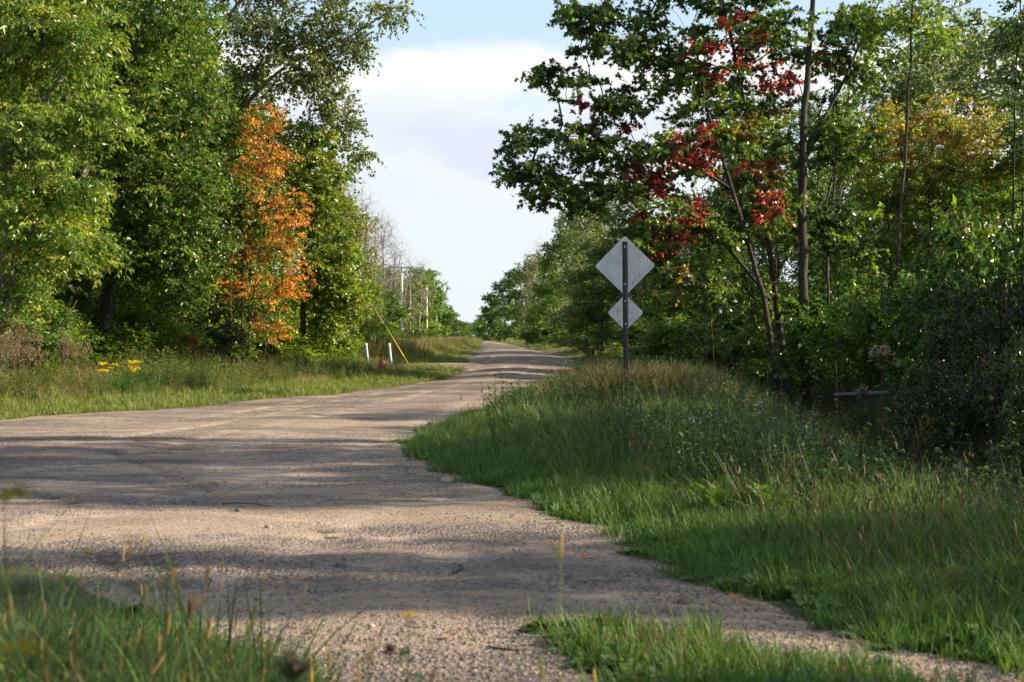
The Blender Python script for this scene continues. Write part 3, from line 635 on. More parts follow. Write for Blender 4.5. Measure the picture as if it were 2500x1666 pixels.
# rows of trees; (key, px, d, height, half width, tint, label)
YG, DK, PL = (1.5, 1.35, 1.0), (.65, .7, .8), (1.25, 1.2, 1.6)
rows = [
 # left wall, behind the heroes
 ('mid0', 120, 49, 14.5, 4.0, (1, 1, 1), 'leafy tree filling the wall between the edge ash and the thick dark trunk', None),
 ('mid1', 360, 52, 16.0, 4.2, (.9, .95, .9), 'tall dense tree behind the thick dark trunk', None),
 ('mid2', 560, 60, 13.0, 3.8, (1.1, 1.1, 1), 'dense green tree in shade behind the cottonwood trunk', None),
 ('mid0', -120, 40, 14.0, 4.0, (1, 1, 1), 'tall tree just beyond the left edge of the photo', None),
 ('mid1', 690, 63, 9.5, 3.0, (1.1, 1.15, 1), 'rounded green tree behind the orange one', None),
 ('mid2', 230, 60, 15.0, 4.5, (.9, .9, .9), None, 'dim trees deep in the left wood'),
 ('mid0', 470, 68, 15.0, 4.5, (.9, .9, .9), None, 'dim trees deep in the left wood'),
 ('mid1', 30, 62, 15.0, 4.5, (.9, .9, .9), None, 'dim trees deep in the left wood'),
 ('mid2', 650, 78, 12.0, 4.5, (.9, .9, .9), None, 'dim trees deep in the left wood'),
 ('mid0', 340, 78, 15.0, 5, (.9, .9, .9), None, 'dim trees deep in the left wood'),
 ('mid1', 130, 80, 15.0, 5, (.9, .9, .9), None, 'dim trees deep in the left wood'),
 # left, receding along the road
 ('pale0', 850, 74, 8.6, 1.9, (1.3, 1.2, .8), 'narrow yellow-green tree at the corner where the left wood turns away', None),
 ('far0', 872, 88, 5.2, 1.9, YG, 'low yellow-green tree above the leaning white posts', None),
 ('mid1', 830, 90, 8.0, 3.0, (1, 1, .9), None, 'green trees around the bare treetops'),
 ('far2', 925, 112, 5.6, 2.2, (1, 1, .8), 'low bushy tree left of the nearest utility pole', None),
 ('mid2', 905, 118, 7.3, 2.0, (1.35, 1.6, .9), 'fresh green pointed tree in front of the bare treetops', None),
 ('far3', 975, 200, 9.5, 3.6, (1.5, 1.2, 1.1), 'yellowish tree behind the nearest utility pole', None),
 ('far1', 1012, 268, 13.0, 4.2, (1.4, 1.25, 1), 'olive tree between the first and second utility poles', None),
 ('far0', 1046, 350, 18.0, 5.0, (1.15, 1.3, 1), 'tallest round green tree beside the far utility poles', None),
 ('far2', 1000, 290, 13.0, 4.5, PL, 'greyish green tree left of the tallest round green one', None),
 ('far3', 1068, 450, 15.0, 4.2, (1.2, 1.1, 1), None, 'far trees of the left roadside row'),
 ('far1', 1088, 460, 11.5, 4.0, DK, None, 'far trees of the left roadside row'),
 ('far0', 1102, 480, 9.5, 4, (.9, 1, .9), None, 'far trees of the left roadside row'),
 ('far2', 1108, 470, 7.5, 4, (.6, .7, .7), None, 'far trees of the left roadside row'),
 ('far3', 1128, 600, 8.0, 6, PL, None, 'small pale trees at the end of the left row'),
 ('far1', 1148, 700, 8.5, 7, PL, None, 'small pale trees at the end of the left row'),
 ('far0', 1160, 900, 7.5, 7, PL, None, 'small pale trees at the end of the left row'),
 # right, receding along the road
 ('far2', 1192, 520, 12.0, 6, (.8, .95, 1.1), None, 'dark far trees closing the right side of the road'),
 ('far0', 1206, 430, 14.5, 5, (.7, .85, .8), None, 'dark far trees closing the right side of the road'),
 ('far1', 1232, 350, 17.5, 4.8, (.62, .75, .7), 'dark tree with ragged branches where the road meets the sky', None),
 ('far3', 1282, 290, 16.5, 4.6, (.95, 1.05, .9), None, 'green trees right of the far road end'),
 ('pale1', 1318, 245, 16.0, 4.2, (1.1, 1.05, .9), 'grey-green pale tree under the leaning dead tree', None),
 ('far2', 1356, 190, 11.5, 3.4, (1.5, 1.35, .9), 'yellow-green tree in the middle of the right row', None),
 ('mid0', 1392, 150, 13.5, 3.2, (.75, .85, .8), 'dark green tree low under the overhanging maple branches', None),
 ('far0', 1420, 165, 17.0, 4.2, (.9, 1, .9), None, 'tall trees of the right row left of the sign'),
 ('pale0', 1455, 118, 13.2, 3.8, (1.05, 1.1, 1), 'tall pale poplar seen between the maple branches and the sign', None),
 ('mid1', 1460, 104, 6.4, 2.4, (.8, .9, .7), 'low dark tree hugging the verge left of the sign', None),
 ('pale1', 1500, 104, 13.5, 4.0, (1, 1.05, 1), 'tall pale poplar directly behind the sign', None),
 ('mid2', 1470, 84, 6.2, 2.8, (1, 1, .8), 'low green tree behind the small sign panel', None),
 ('mid0', 1560, 80, 9.0, 3.2, (.85, .9, .8), 'mid-height tree right behind the sign and below the red leaves', None),
 ('mid1', 1640, 72, 7.5, 3.2, (1, 1, .8), 'shaded green tree under the red leaves right of the sign', None),
 ('mid2', 1720, 66, 8.0, 3.2, (.9, .9, .8), 'shaded tree behind the maple stems on their left', None),
 ('mid0', 1805, 82, 15.5, 3.8, (1, 1, .9), None, 'dim trees deep in the right wood'),
 ('mid1', 1900, 74, 12.0, 3.4, (.9, .9, .9), None, 'dim trees deep in the right wood'),
 ('mid2', 2015, 68, 13.0, 3.0, (1, 1, .9), 'green tree behind the maple trunk on its right', None),
 ('mid0', 2080, 76, 13.0, 3.8, (1.1, 1.1, 1), None, 'dim trees deep in the right wood'),
 ('pale0', 2230, 84, 18.5, 4.6, (.9, 1, .85), 'tall pale cottonwood behind the thin dark-stemmed tree', None),
 ('pale1', 2350, 78, 20.0, 4.8, (.85, 1, .85), 'tallest pale cottonwood above the yellowing tree', None),
 ('pale0', 2470, 70, 17.0, 4.6, (.9, 1, .9), 'tall pale cottonwood at the right edge behind the twin stems', None),
 ('mid1', 2200, 62, 8.5, 3.4, (1, 1, .9), None, 'dim trees deep in the right wood'),
 ('mid2', 2420, 60, 8.0, 3.6, (.9, .9, .9), None, 'dim trees deep in the right wood'),
 ('mid0', 2540, 50, 9.5, 3.6, (.9, .95, .9), 'leafy green tree crowding the right edge', None),
 ('mid1', 2300, 96, 13.0, 5, (.8, .9, .9), None, 'dim trees deep in the right wood'),
 ('mid2', 1960, 100, 11.0, 5, (.8, .9, .9), None, 'dim trees deep in the right wood'),
 ('mid0', 1680, 110, 10.0, 5, (.8, .9, .9), None, 'dim trees deep in the right wood'),
]
NAMES = {'mid': 'leafy_tree', 'far': 'roadside_tree', 'pal': 'poplar_tree'}
for key, px, d, H, Wd, ti, lab, grp in rows:
    put(key, NAMES[key[:3]], lab or {'dim trees deep in the left wood': 'dim green tree deep in the left wood behind the front row',
        'green trees around the bare treetops': 'green tree in the row around the bare treetops', 'far trees of the left roadside row': 'green tree far along the left roadside row',
        'small pale trees at the end of the left row': 'small pale tree at the far end of the left row', 'dark far trees closing the right side of the road': 'dark tree far off closing the right side of the road',
        'green trees right of the far road end': 'green tree right of the far road end below the dead tree', 'tall trees of the right row left of the sign': 'tall green tree of the right row rising left of the sign',
        'dim trees deep in the right wood': 'dim green tree deep in the right wood behind the maple'}[grp], px, d, H, Wd, tint=ti, group=grp)
for i, (px, d, H, Wd) in enumerate([(845, 100, 13.2, 2.3), (872, 104, 11.5, 2.4), (893, 108, 13.0, 2.2), (915, 112, 11.5, 2.2), (940, 122, 12.0, 2.2), (962, 130, 11.0, 2.2), (826, 96, 12.5, 2.4), (1000, 190, 13.0, 3.0), (1022, 210, 13.5, 3.2), (858, 118, 14.5, 3), (930, 135, 13.5, 2.6)]):
    put('bare%d' % (i % 2), 'bare_tree', ['tall','slim','leaning-topped','broad'][i % 4] + ' leafless grey tree above the left row ' + ('behind the bright green tree' if px < 880 else 'near the nearest utility pole' if px < 990 else 'between the far utility poles'), px, d, H, Wd, group='bare grey trees above the left row')
put('bare0', 'dead_tree', 'leaning dead tree with bare forked top above the far right row', 1296, 215, 17.0, 3.0, rz=2.0).rotation_euler.y = -.12
for i, px in enumerate(range(-30, 820, 46)):
    d_ = 35.5 + max(px, 0) / 900 * 24 + (i % 3) * 1.6
    where = next(n_ for lim_, n_ in ((70, 'behind the dry brown weeds at the left edge'), (190, 'in the shade left of the thick dark trunk'), (290, 'behind the goldenrod clump'), (400, 'between the goldenrod and the red sumac'), (520, 'in front of the dark rounded shrub'), (640, 'below the orange tree stems'), (730, 'between the orange tree and the straight dark trunk'), (9999, 'right of the straight dark trunk')) if px < lim_)
    put('shrub%d' % (i % 3), 'verge_shrub', ('low ' if i % 2 else 'knee-high ' if i % 4 else 'taller ') + ('green', 'dark green', 'yellow-green')[i % 3] + ' shrub ' + where, px, d_, (.9 if i % 2 else 1.5) + .7 * ((i * 37) % 10) / 10, 1.1 if i % 2 else 1.5, tint=[(1.2, 1.15, .9), (.9, 1, .9), (1.5, 1.3, .8)][i % 3], cat='shrub', group='low thicket along the left verge', sink=.05)
for px, d_, H, Wd, k, lab in [(30, 38, 11, 2.4, 'mid1', 'tall green tree standing close behind the ash at the left edge'), (175, 46, 13, 3.2, 'mid2', 'tall tree immediately left of the thick dark trunk'), (420, 50, 13, 3, 'mid0', 'tall tree between the thick dark trunk and the cottonwood'),
                              (545, 57, 10, 2.6, 'mid1', 'tree behind the left side of the orange tree'), (350, 48, 6, 2.2, 'mid2', 'low-crowned young tree right of the thick dark trunk'), (90, 42, 6, 2.2, 'mid0', 'low-crowned young tree behind the dry brown weeds'), (480, 53, 6, 2.2, 'mid1', 'low-crowned young tree behind the dark rounded shrub')]:
    put(k, 'leafy_tree', lab, px, d_, H, Wd, tint=(1.1, 1.05, 1), group='trees filling the front of the left wall')
for i, (px, d_, H, Wd, lab) in enumerate([(958, 250, 13.5, 4.6, 'round green tree behind the nearest utility pole'), (1022, 320, 17, 5.5, 'wide green tree behind the second utility pole'), (990, 225, 10, 3.6, 'bushy yellow-green tree between the first and second utility poles'), (1062, 420, 16.5, 5.5, 'green tree behind the third utility pole'), (1030, 300, 9, 4, 'lower olive tree at the foot of the second utility pole')]):
    put('far%d' % (i % 4), 'roadside_tree', lab, px, d_, H, Wd, tint=[(1.1, 1.15, 1), (1, 1.1, .9), (1.35, 1.2, .9), (.95, 1.05, .95), (1.2, 1.1, 1)][i])
for i, (px, d_, H, Wd) in enumerate([(1345, 260, 10, 4), (1330, 215, 7, 3), (1385, 215, 9, 4), (1372, 170, 5.5, 2.6), (1300, 330, 11, 5), (1420, 140, 7, 2.6), (1265, 400, 10, 5), (1445, 180, 9, 4), (1500, 140, 9, 4), (1550, 110, 8, 4), (1480, 220, 12, 5)]):
    put('far%d' % (i % 4), 'roadside_tree', 'dark green tree filling the lower part of the far right row', px, d_, H, Wd, tint=(.75, .85, .8), group='trees filling the far right row')
# trees outside the frame on the right: they stand along the side road and throw the shade on the gravel
for i, (x, y, H, Wd, k) in enumerate([(13, 13.0, 12, 1.8, 'mid0'), (15.5, 15.4, 12.5, 2.0, 'mid1'), (19, 14.4, 12.5, 2.4, 'mid2'), (13.5, 17.2, 6, 1.2, 'mid1'), (13, 8.4, 11, 1.1, 'mid0'), (16.5, 8.7, 12, 1.3, 'mid2'), (17, 5.2, 12, 1.0, 'mid1'), (21, 20, 7, 1.8, 'mid0'),
                                      (15, 3.3, 12, 1.3, 'mid0'), (14, 18.2, 11, .8, 'mid2'), (20, 33, 9, 3.2, 'mid1'), (21, 40, 9.5, 3.2, 'mid2'), (12.0, 21, 6.0, 1.8, 'mid2'), (12.2, 24.5, 7.0, 2.2, 'mid1'), (14.6, 32, 6.0, 1.8, 'mid0'), (18, 24, 7, 2.0, 'mid2'), (20, 34, 7, 2, 'mid0')]):
    put(k, 'leafy_tree', 'leafy tree beyond the right edge shading the gravel', 0, y - 1.75, H, Wd, xx=x, group='trees shading the side road')

# shrubs and understory
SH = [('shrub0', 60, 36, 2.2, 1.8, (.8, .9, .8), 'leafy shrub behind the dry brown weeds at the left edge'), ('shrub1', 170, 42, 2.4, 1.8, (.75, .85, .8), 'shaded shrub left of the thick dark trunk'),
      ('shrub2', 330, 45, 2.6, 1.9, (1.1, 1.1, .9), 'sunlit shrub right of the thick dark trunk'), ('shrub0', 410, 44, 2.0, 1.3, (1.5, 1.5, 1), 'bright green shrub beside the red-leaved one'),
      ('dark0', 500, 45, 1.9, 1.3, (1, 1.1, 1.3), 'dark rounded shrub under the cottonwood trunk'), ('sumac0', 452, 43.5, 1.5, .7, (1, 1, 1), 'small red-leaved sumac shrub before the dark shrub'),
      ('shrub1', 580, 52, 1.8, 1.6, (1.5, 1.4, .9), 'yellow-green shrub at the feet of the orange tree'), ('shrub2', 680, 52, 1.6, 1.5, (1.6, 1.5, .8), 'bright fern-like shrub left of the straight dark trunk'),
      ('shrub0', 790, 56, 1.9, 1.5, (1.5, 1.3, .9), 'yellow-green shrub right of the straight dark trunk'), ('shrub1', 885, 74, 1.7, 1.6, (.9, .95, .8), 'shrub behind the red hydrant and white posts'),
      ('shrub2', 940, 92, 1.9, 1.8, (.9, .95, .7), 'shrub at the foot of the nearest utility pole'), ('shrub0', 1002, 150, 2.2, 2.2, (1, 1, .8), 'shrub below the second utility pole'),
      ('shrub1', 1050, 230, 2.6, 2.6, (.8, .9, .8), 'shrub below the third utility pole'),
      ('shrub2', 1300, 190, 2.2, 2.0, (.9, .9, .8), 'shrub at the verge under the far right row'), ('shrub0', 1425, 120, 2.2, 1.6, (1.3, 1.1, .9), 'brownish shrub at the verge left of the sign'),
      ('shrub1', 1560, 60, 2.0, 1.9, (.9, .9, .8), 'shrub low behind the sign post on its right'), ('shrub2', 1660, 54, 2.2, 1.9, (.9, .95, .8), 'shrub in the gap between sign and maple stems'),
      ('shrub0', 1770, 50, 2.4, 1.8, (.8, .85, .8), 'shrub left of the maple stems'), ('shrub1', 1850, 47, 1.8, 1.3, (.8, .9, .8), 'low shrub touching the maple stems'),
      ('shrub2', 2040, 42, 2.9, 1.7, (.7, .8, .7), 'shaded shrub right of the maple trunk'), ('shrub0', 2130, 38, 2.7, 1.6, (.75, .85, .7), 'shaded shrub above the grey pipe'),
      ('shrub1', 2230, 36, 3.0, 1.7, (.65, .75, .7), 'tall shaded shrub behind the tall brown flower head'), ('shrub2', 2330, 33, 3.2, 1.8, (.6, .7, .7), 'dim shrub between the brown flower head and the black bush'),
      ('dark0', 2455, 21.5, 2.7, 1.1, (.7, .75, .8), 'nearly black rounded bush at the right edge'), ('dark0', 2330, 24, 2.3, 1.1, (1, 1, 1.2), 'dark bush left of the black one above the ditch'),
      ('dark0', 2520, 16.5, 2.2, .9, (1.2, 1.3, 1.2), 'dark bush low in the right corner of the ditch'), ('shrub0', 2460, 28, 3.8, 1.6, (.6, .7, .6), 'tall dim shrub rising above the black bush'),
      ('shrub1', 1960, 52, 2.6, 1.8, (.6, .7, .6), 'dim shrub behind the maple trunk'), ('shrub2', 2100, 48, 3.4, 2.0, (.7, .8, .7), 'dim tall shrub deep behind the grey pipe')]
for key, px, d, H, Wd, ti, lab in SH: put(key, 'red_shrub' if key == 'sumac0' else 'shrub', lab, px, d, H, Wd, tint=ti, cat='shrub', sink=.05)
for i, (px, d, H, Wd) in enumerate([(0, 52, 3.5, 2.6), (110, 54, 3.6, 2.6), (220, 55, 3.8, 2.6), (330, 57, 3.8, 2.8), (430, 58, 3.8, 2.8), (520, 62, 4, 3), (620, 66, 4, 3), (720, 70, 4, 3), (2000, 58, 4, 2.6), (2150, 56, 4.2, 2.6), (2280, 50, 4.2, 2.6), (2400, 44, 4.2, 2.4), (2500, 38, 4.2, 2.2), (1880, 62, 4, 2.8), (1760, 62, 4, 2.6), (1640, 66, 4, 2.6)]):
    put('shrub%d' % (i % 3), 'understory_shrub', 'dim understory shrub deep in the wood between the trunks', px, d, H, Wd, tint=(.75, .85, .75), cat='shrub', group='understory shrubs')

# ------------------------------------------------------------------ grass and small plants
def clump(seed, n, h, spread, wd, lean, cols, segs=3, wts=None, heads=None, hcol=(.3, .2, .1), curl=.5):
    """a tuft of bent blades; heads = share of blades that carry a seed head"""
    rng = np.random.default_rng(seed); mb = MB(); cols = np.array(cols)
    for i in range(n):
        a = rng.uniform(0, 6.28); r = spread * rng.random() ** .5; b = np.array([math.cos(a) * r, math.sin(a) * r, -.02]); H = h * rng.uniform(.45, 1.15)
        a2 = a + rng.normal(0, .8); dv = np.array([math.cos(a2), math.sin(a2), 0]); l = lean * rng.uniform(.2, 1.3) * H
        s = np.array([-dv[1], dv[0], 0]) * wd * .5 * rng.uniform(.7, 1.3); c = cols[rng.choice(len(cols), p=wts)] * rng.uniform(.75, 1.25)
        V = []; C = []
        for k in range(segs + 1):
            t = k / segs; p = b + dv * l * t ** 1.8 + np.array([0, 0, H * (t - curl * lean * t ** 3 * .6)]); w_ = (1 - t ** 1.6)
            if k < segs: V += [p - s * w_, p + s * w_]; C += [c * (.75 + .35 * t)] * 2
            else: V.append(p); C.append(c * 1.1)
        T = []
        for k in range(segs - 1): a_ = 2 * k; T += [(a_, a_ + 1, a_ + 3), (a_, a_ + 3, a_ + 2)]
        a_ = 2 * (segs - 1); T.append((a_, a_ + 1, a_ + 2)); mb.add(V, T, np.array(C))
        if heads and rng.random() < heads:
            p = V[-1]; up = np.array([dv[0] * .3, dv[1] * .3, 1]); hl = rng.uniform(.03, .06)
            tube(mb, [p - up * .01, p + up * hl * .5, p + up * hl], [.0025, .0042, .001], 4, np.array(hcol) * rng.uniform(.7, 1.3), False)
    return mb.mesh('clump', BLADE)
def forb(seed, n, h, L, W, cols, spread=.12, flower=None, fcol=(.8, .8, .8), fr=.008, nf=6, whorl=9):
    """a leafy weed: n stems with small leaves, optional flower dots"""
    rng = np.random.default_rng(seed); mb = MB(); cols = np.array(cols)
    for i in range(n):
        a = rng.uniform(0, 6.28); b = np.array([math.cos(a), math.sin(a), 0]) * spread * rng.random(); H = h * rng.uniform(.6, 1.1); tp = b * 1.8 + [rng.normal(0, .08 * H), rng.normal(0, .08 * H), H]
        mid = (b + tp) / 2 + rng.normal(0, .02 * H, 3); c = cols[rng.integers(len(cols))]
        tube(mb, [b, mid, tp], [.003, .0025, .0012], 3, c * .8, False)
        k = whorl; t = np.linspace(.15, .98, k); P = b + (tp - b) * t[:, None]; an = t * 25 + rng.uniform(0, 6); dr = np.stack([np.cos(an), np.sin(an), rng.uniform(.1, .7, k)], -1)
        leaf_geo(mb, rng, P, dr, np.tile([0, 0, 1.0], (k, 1)) + rng.normal(0, .2, (k, 3)), L * rng.uniform(.6, 1.1, k) * (1.15 - .5 * t), W * rng.uniform(.7, 1.1, k), np.tile(c, (k, 1)) * rng.uniform(.75, 1.25, (k, 1)))
        if flower:
            for _ in range(nf):
                p = tp + rng.normal(0, .035, 3) * [1, 1, .5]; blobmesh(mb, rng, p, fr, np.array(fcol) * rng.uniform(.8, 1.1), .2, 1, (1, 1, .6))
    return mb.mesh('forb', BLADE)
GR = [(.075, .160, .024), (.060, .130, .022), (.10, .185, .030), (.12, .18, .045), (.05, .12, .03)]
SG = [(.14, .24, .03), (.17, .25, .035), (.11, .19, .028), (.22, .20, .06)]
DR = [(.32, .22, .11), (.26, .17, .08), (.22, .18, .07), (.38, .28, .15)]
BLU = [(.06, .13, .045), (.08, .15, .06), (.05, .11, .03)]
def gn_scatter(name, label, cat, pts, scl, protos, tilt=.24, seed=0, tints=None):
    """uncountable ground cover: one object, clumps instanced on its points"""
    rng = np.random.default_rng(seed); n = len(pts)
    me = bpy.data.meshes.new(name); me.vertices.add(n); me.vertices.foreach_set('co', np.asarray(pts, np.float32).ravel())
    def at(nm, ty, v, key='value'):
        a = me.attributes.new(nm, ty, 'POINT'); a.data.foreach_set(key, np.asarray(v).ravel())
    rot = np.stack([rng.normal(0, tilt, n), rng.normal(0, tilt, n), rng.uniform(0, 6.283, n)], -1).astype(np.float32)
    at('rot', 'FLOAT_VECTOR', rot, 'vector'); at('scl', 'FLOAT', np.asarray(scl, np.float32)); at('pick', 'INT', rng.integers(0, len(protos), n).astype(np.int32))
    o = link(name, me); tag(o, label, cat, kind='stuff')
    gt = bpy.data.node_groups.new(name, 'GeometryNodeTree')
    gt.interface.new_socket('Geometry', in_out='INPUT', socket_type='NodeSocketGeometry'); gt.interface.new_socket('Geometry', in_out='OUTPUT', socket_type='NodeSocketGeometry')
    gi = gt.nodes.new('NodeGroupInput'); go = gt.nodes.new('NodeGroupOutput'); jn = gt.nodes.new('GeometryNodeJoinGeometry')
    for i, p in enumerate(protos):
        po = bpy.data.objects.new(name + '_clump', p); oi = gt.nodes.new('GeometryNodeObjectInfo'); oi.inputs['Object'].default_value = po; oi.inputs['As Instance'].default_value = True
        gt.links.new(oi.outputs['Geometry'], jn.inputs[0])
    ip = gt.nodes.new('GeometryNodeInstanceOnPoints'); ip.inputs['Pick Instance'].default_value = True
    def na(nm, ty):
        q = gt.nodes.new('GeometryNodeInputNamedAttribute'); q.data_type = ty; q.inputs[0].default_value = nm; return [s for s in q.outputs if s.enabled][0]
    er = gt.nodes.new('FunctionNodeEulerToRotation'); gt.links.new(na('rot', 'FLOAT_VECTOR'), er.inputs[0])
    gt.links.new(gi.outputs[0], ip.inputs['Points']); gt.links.new(jn.outputs[0], ip.inputs['Instance']); gt.links.new(na('pick', 'INT'), ip.inputs['Instance Index'])
    gt.links.new(er.outputs[0], ip.inputs['Rotation']); gt.links.new(na('scl', 'FLOAT'), ip.inputs['Scale']); gt.links.new(ip.outputs[0], go.inputs[0])
    md = o.modifiers.new('scatter', 'NODES'); md.node_group = gt
    return o
def sample(seed, n, x0, x1, y0, y1, acc, p=1.0):
    """n candidate points, more of them near the camera when p < 1; acc(x, y, s) gives the share kept"""
    rng = np.random.default_rng(seed); y = y0 + (y1 - y0) * rng.random(n) ** (1 / p); xa = x0(y) if callable(x0) else x0; xb = x1(y) if callable(x1) else x1
    x = xa + (xb - xa) * rng.random(n); s = sdf(x, y); k = rng.random(n) < acc(x, y, s); x, y, s = x[k], y[k], s[k]
    return np.stack([x, y, g(x, y, s) - .005], -1), s
rngG = np.random.default_rng(5)
def edge(s, x, y): return s + .0 * y + .16 * value_noise(x, y, .45, 31) + .10 * value_noise(x, y, .17, 32)
right = lambda y: .37 * y + 1.2
# right meadow
short = [clump(100 + i, 26, .17, .10, .007, .55, GR, 3) for i in range(4)]
mead = [clump(110 + i, 28, .38, .16, .0085, .8, GR + [(.14, .19, .05), (.09, .16, .06)], 4, heads=.05, hcol=(.14, .09, .05)) for i in range(5)]
seedy = [clump(120 + i, 6, .50, .14, .0035, .75, [(.12, .14, .05), (.22, .17, .08)], 4, heads=.7, hcol=(.10, .065, .045)) for i in range(4)]
P1, s1 = sample(1, 26000, lambda y: -1.6 + 0 * y, right, 4.5, 60, lambda x, y, s: 1.0 * (edge(s, x, y) > -.03) * (s < 1.3) , .75)
gn_scatter('verge_grass', 'low green grass along the gravel edge on the right', 'grass', P1, .6 + .5 * rngG.random(len(P1)) + np.clip(s1, 0, .8) * .5, short, seed=1)
P2, s2 = sample(2, 30000, lambda y: -1.6 + 0 * y, right, 5.5, 62, lambda x, y, s: 1.0 * (edge(s, x, y) > .35) * (x < ditch_x(y) - .9) * (.75 + .25 * value_noise(x, y, 1.5, 40)), .75)
gn_scatter('meadow_grass', 'knee-high green meadow grass in the right corner around the sign', 'grass', P2, (.5 + .5 * sstep(.3, 2.0, s2)) * (.75 + .5 * rngG.random(len(P2))) * (1 + .38 * value_noise(P2[:, 0], P2[:, 1], 1.1, 41) + .18 * value_noise(P2[:, 0], P2[:, 1], .4, 44)), mead, seed=2)
P3, s3 = sample(3, 3400, lambda y: -1.2 + 0 * y, right, 6, 50, lambda x, y, s: 1.0 * (s > .6) * (x < ditch_x(y) - .8) * np.clip(.5 + .8 * value_noise(x, y, 1.6, 42), 0, 1), .8)
gn_scatter('seed_grass', 'thin dark seed heads standing over the right meadow', 'grass', P3, .75 + .55 * rngG.random(len(P3)), seedy, seed=3)
fb = [forb(130 + i, 7, .38, .06, .022, [(.055, .11, .025), (.07, .12, .03), (.045, .09, .025)]) for i in range(3)]
P4, s4 = sample(4, 6500, lambda y: 0 * y - .5, right, 8, 50, lambda x, y, s: 1.0 * (s > 1.0) * (x < ditch_x(y) - .3) * np.clip(.25 + .9 * value_noise(x, y, 2.2, 43) + .25 * sstep(24, 32, y), 0, 1), .8)
gn_scatter('leafy_weeds', 'mixed leafy weeds among the right meadow grass', 'weeds', P4, .8 + .8 * rngG.random(len(P4)), fb, seed=4)
ast = [forb(140 + i, 5, .48, .04, .008, [(.06, .11, .03)], flower=True, fcol=(.75, .77, .8), fr=.0062, nf=7, spread=.1) for i in range(2)]
P5, s5 = sample(5, 380, lambda y: 0 * y + 1.2, right, 8.5, 19, lambda x, y, s: 1.0 * (s > 1.3) * np.clip(-.35 + 1.0 * value_noise(x, y, 1.5, 44) + .5 * np.exp(-((x - 3.2) / 1.0) ** 2 - ((y - 15) / 3.0) ** 2), 0, 1))
gn_scatter('white_asters', 'tiny white aster flowers dotted through the right meadow', 'wildflowers', P5, .8 + .3 * rngG.random(len(P5)) * 1.0, ast, seed=5)
dry = [clump(150 + i, 18, .62, .13, .008, .5, DR + [(.14, .16, .05)], 4, heads=.25, hcol=(.32, .2, .12)) for i in range(4)]
P6, s6 = sample(6, 3400, lambda y: 0 * y, lambda y: .30 * y + 1, 22, 55, lambda x, y, s: 1.0 * (s > 1.1) * np.clip(.05 + .8 * value_noise(x, y, 2.4, 45) + .6 * np.exp(-((x - 3.6) / 1.6) ** 2 - ((y - 30) / 5) ** 2), 0, 1), .9)
gn_scatter('dry_meadow_grass', 'tawny dry grass and stalks behind the sign on the right', 'grass', P6, .7 + .5 * rngG.random(len(P6)), dry, seed=6)
# left verge
vg = [clump(160 + i, 26, .15, .13, .009, .6, SG, 3) for i in range(4)]
vt = [clump(170 + i, 26, .40, .15, .010, .45, SG + [(.22, .22, .07)], 4, heads=.10, hcol=(.35, .28, .14)) for i in range(4)]
leftl = lambda y: -.375 * y - 1.5
P7, s7 = sample(7, 17000, leftl, lambda y: 0 * y - .2, 21, 75, lambda x, y, s: 1.0 * (edge(s, x, y) > .02) * (s < 4.5) * (x < -.8 - .02 * y) * (y > 20) , .95)
gn_scatter('bright_verge_grass', 'bright mown-looking grass strip along the left road edge', 'grass', P7, .7 + .6 * rngG.random(len(P7)), vg, seed=7)
P8, s8 = sample(8, 9000, leftl, lambda y: 0 * y - .2, 22, 75, lambda x, y, s: 1.0 * (s > 1.3) * np.clip(.1 + .5 * sstep(1.3, 2.6, s) + .6 * value_noise(x, y, 2.0, 46), 0, 1) * (x < -1.5 - .02 * y), .95)
gn_scatter('tall_verge_grass', 'taller green and straw grass behind the left verge strip', 'grass', P8, (.42 + .5 * rngG.random(len(P8))), vt, seed=8)
wd_ = [clump(180 + i, 24, .85, .22, .013, .6, DR + [(.16, .18, .04), (.12, .15, .04)], 4, heads=.5, hcol=(.34, .22, .12)) for i in range(4)]
P9, s9 = sample(9, 8500, lambda y: -.375 * y - 3, lambda y: 0 * y, 26, 80, lambda x, y, s: 1.0 * (s > 2.3) * np.clip(.55 + .6 * value_noise(x, y, 3.0, 47), 0, 1) * (x < -3.0 - .02 * y), .95)
gn_scatter('tall_dry_weeds', 'waist-high tawny weeds at the foot of the left trees', 'weeds', P9, (.30 + .42 * rngG.random(len(P9))) * (.75 + .12 * np.clip(s9 - 2.3, 0, 4)) * (1 + .5 * np.clip(value_noise(P9[:, 0], P9[:, 1], 2.2, 77), 0, 1)), wd_, seed=9)
fl = [forb(190 + i, 12, .8, .13, .05, [(.10, .15, .03), (.14, .17, .03), (.08, .13, .03)], spread=.2, whorl=12) for i in range(3)]
P10, s10 = sample(10, 8000, lambda y: -.375 * y - 3, lambda y: 0 * y, 26, 85, lambda x, y, s: 1.0 * (s > 2.2) * np.clip(.35 + .9 * value_noise(x, y, 2.6, 48), 0, 1) * (x < -2.8 - .02 * y), .95)
gn_scatter('leafy_undergrowth', 'yellow-green leafy undergrowth below the left trees', 'undergrowth', P10, (.35 + .5 * rngG.random(len(P10))) * (.8 + .15 * np.clip(s10 - 2.2, 0, 4)), fl, seed=10)
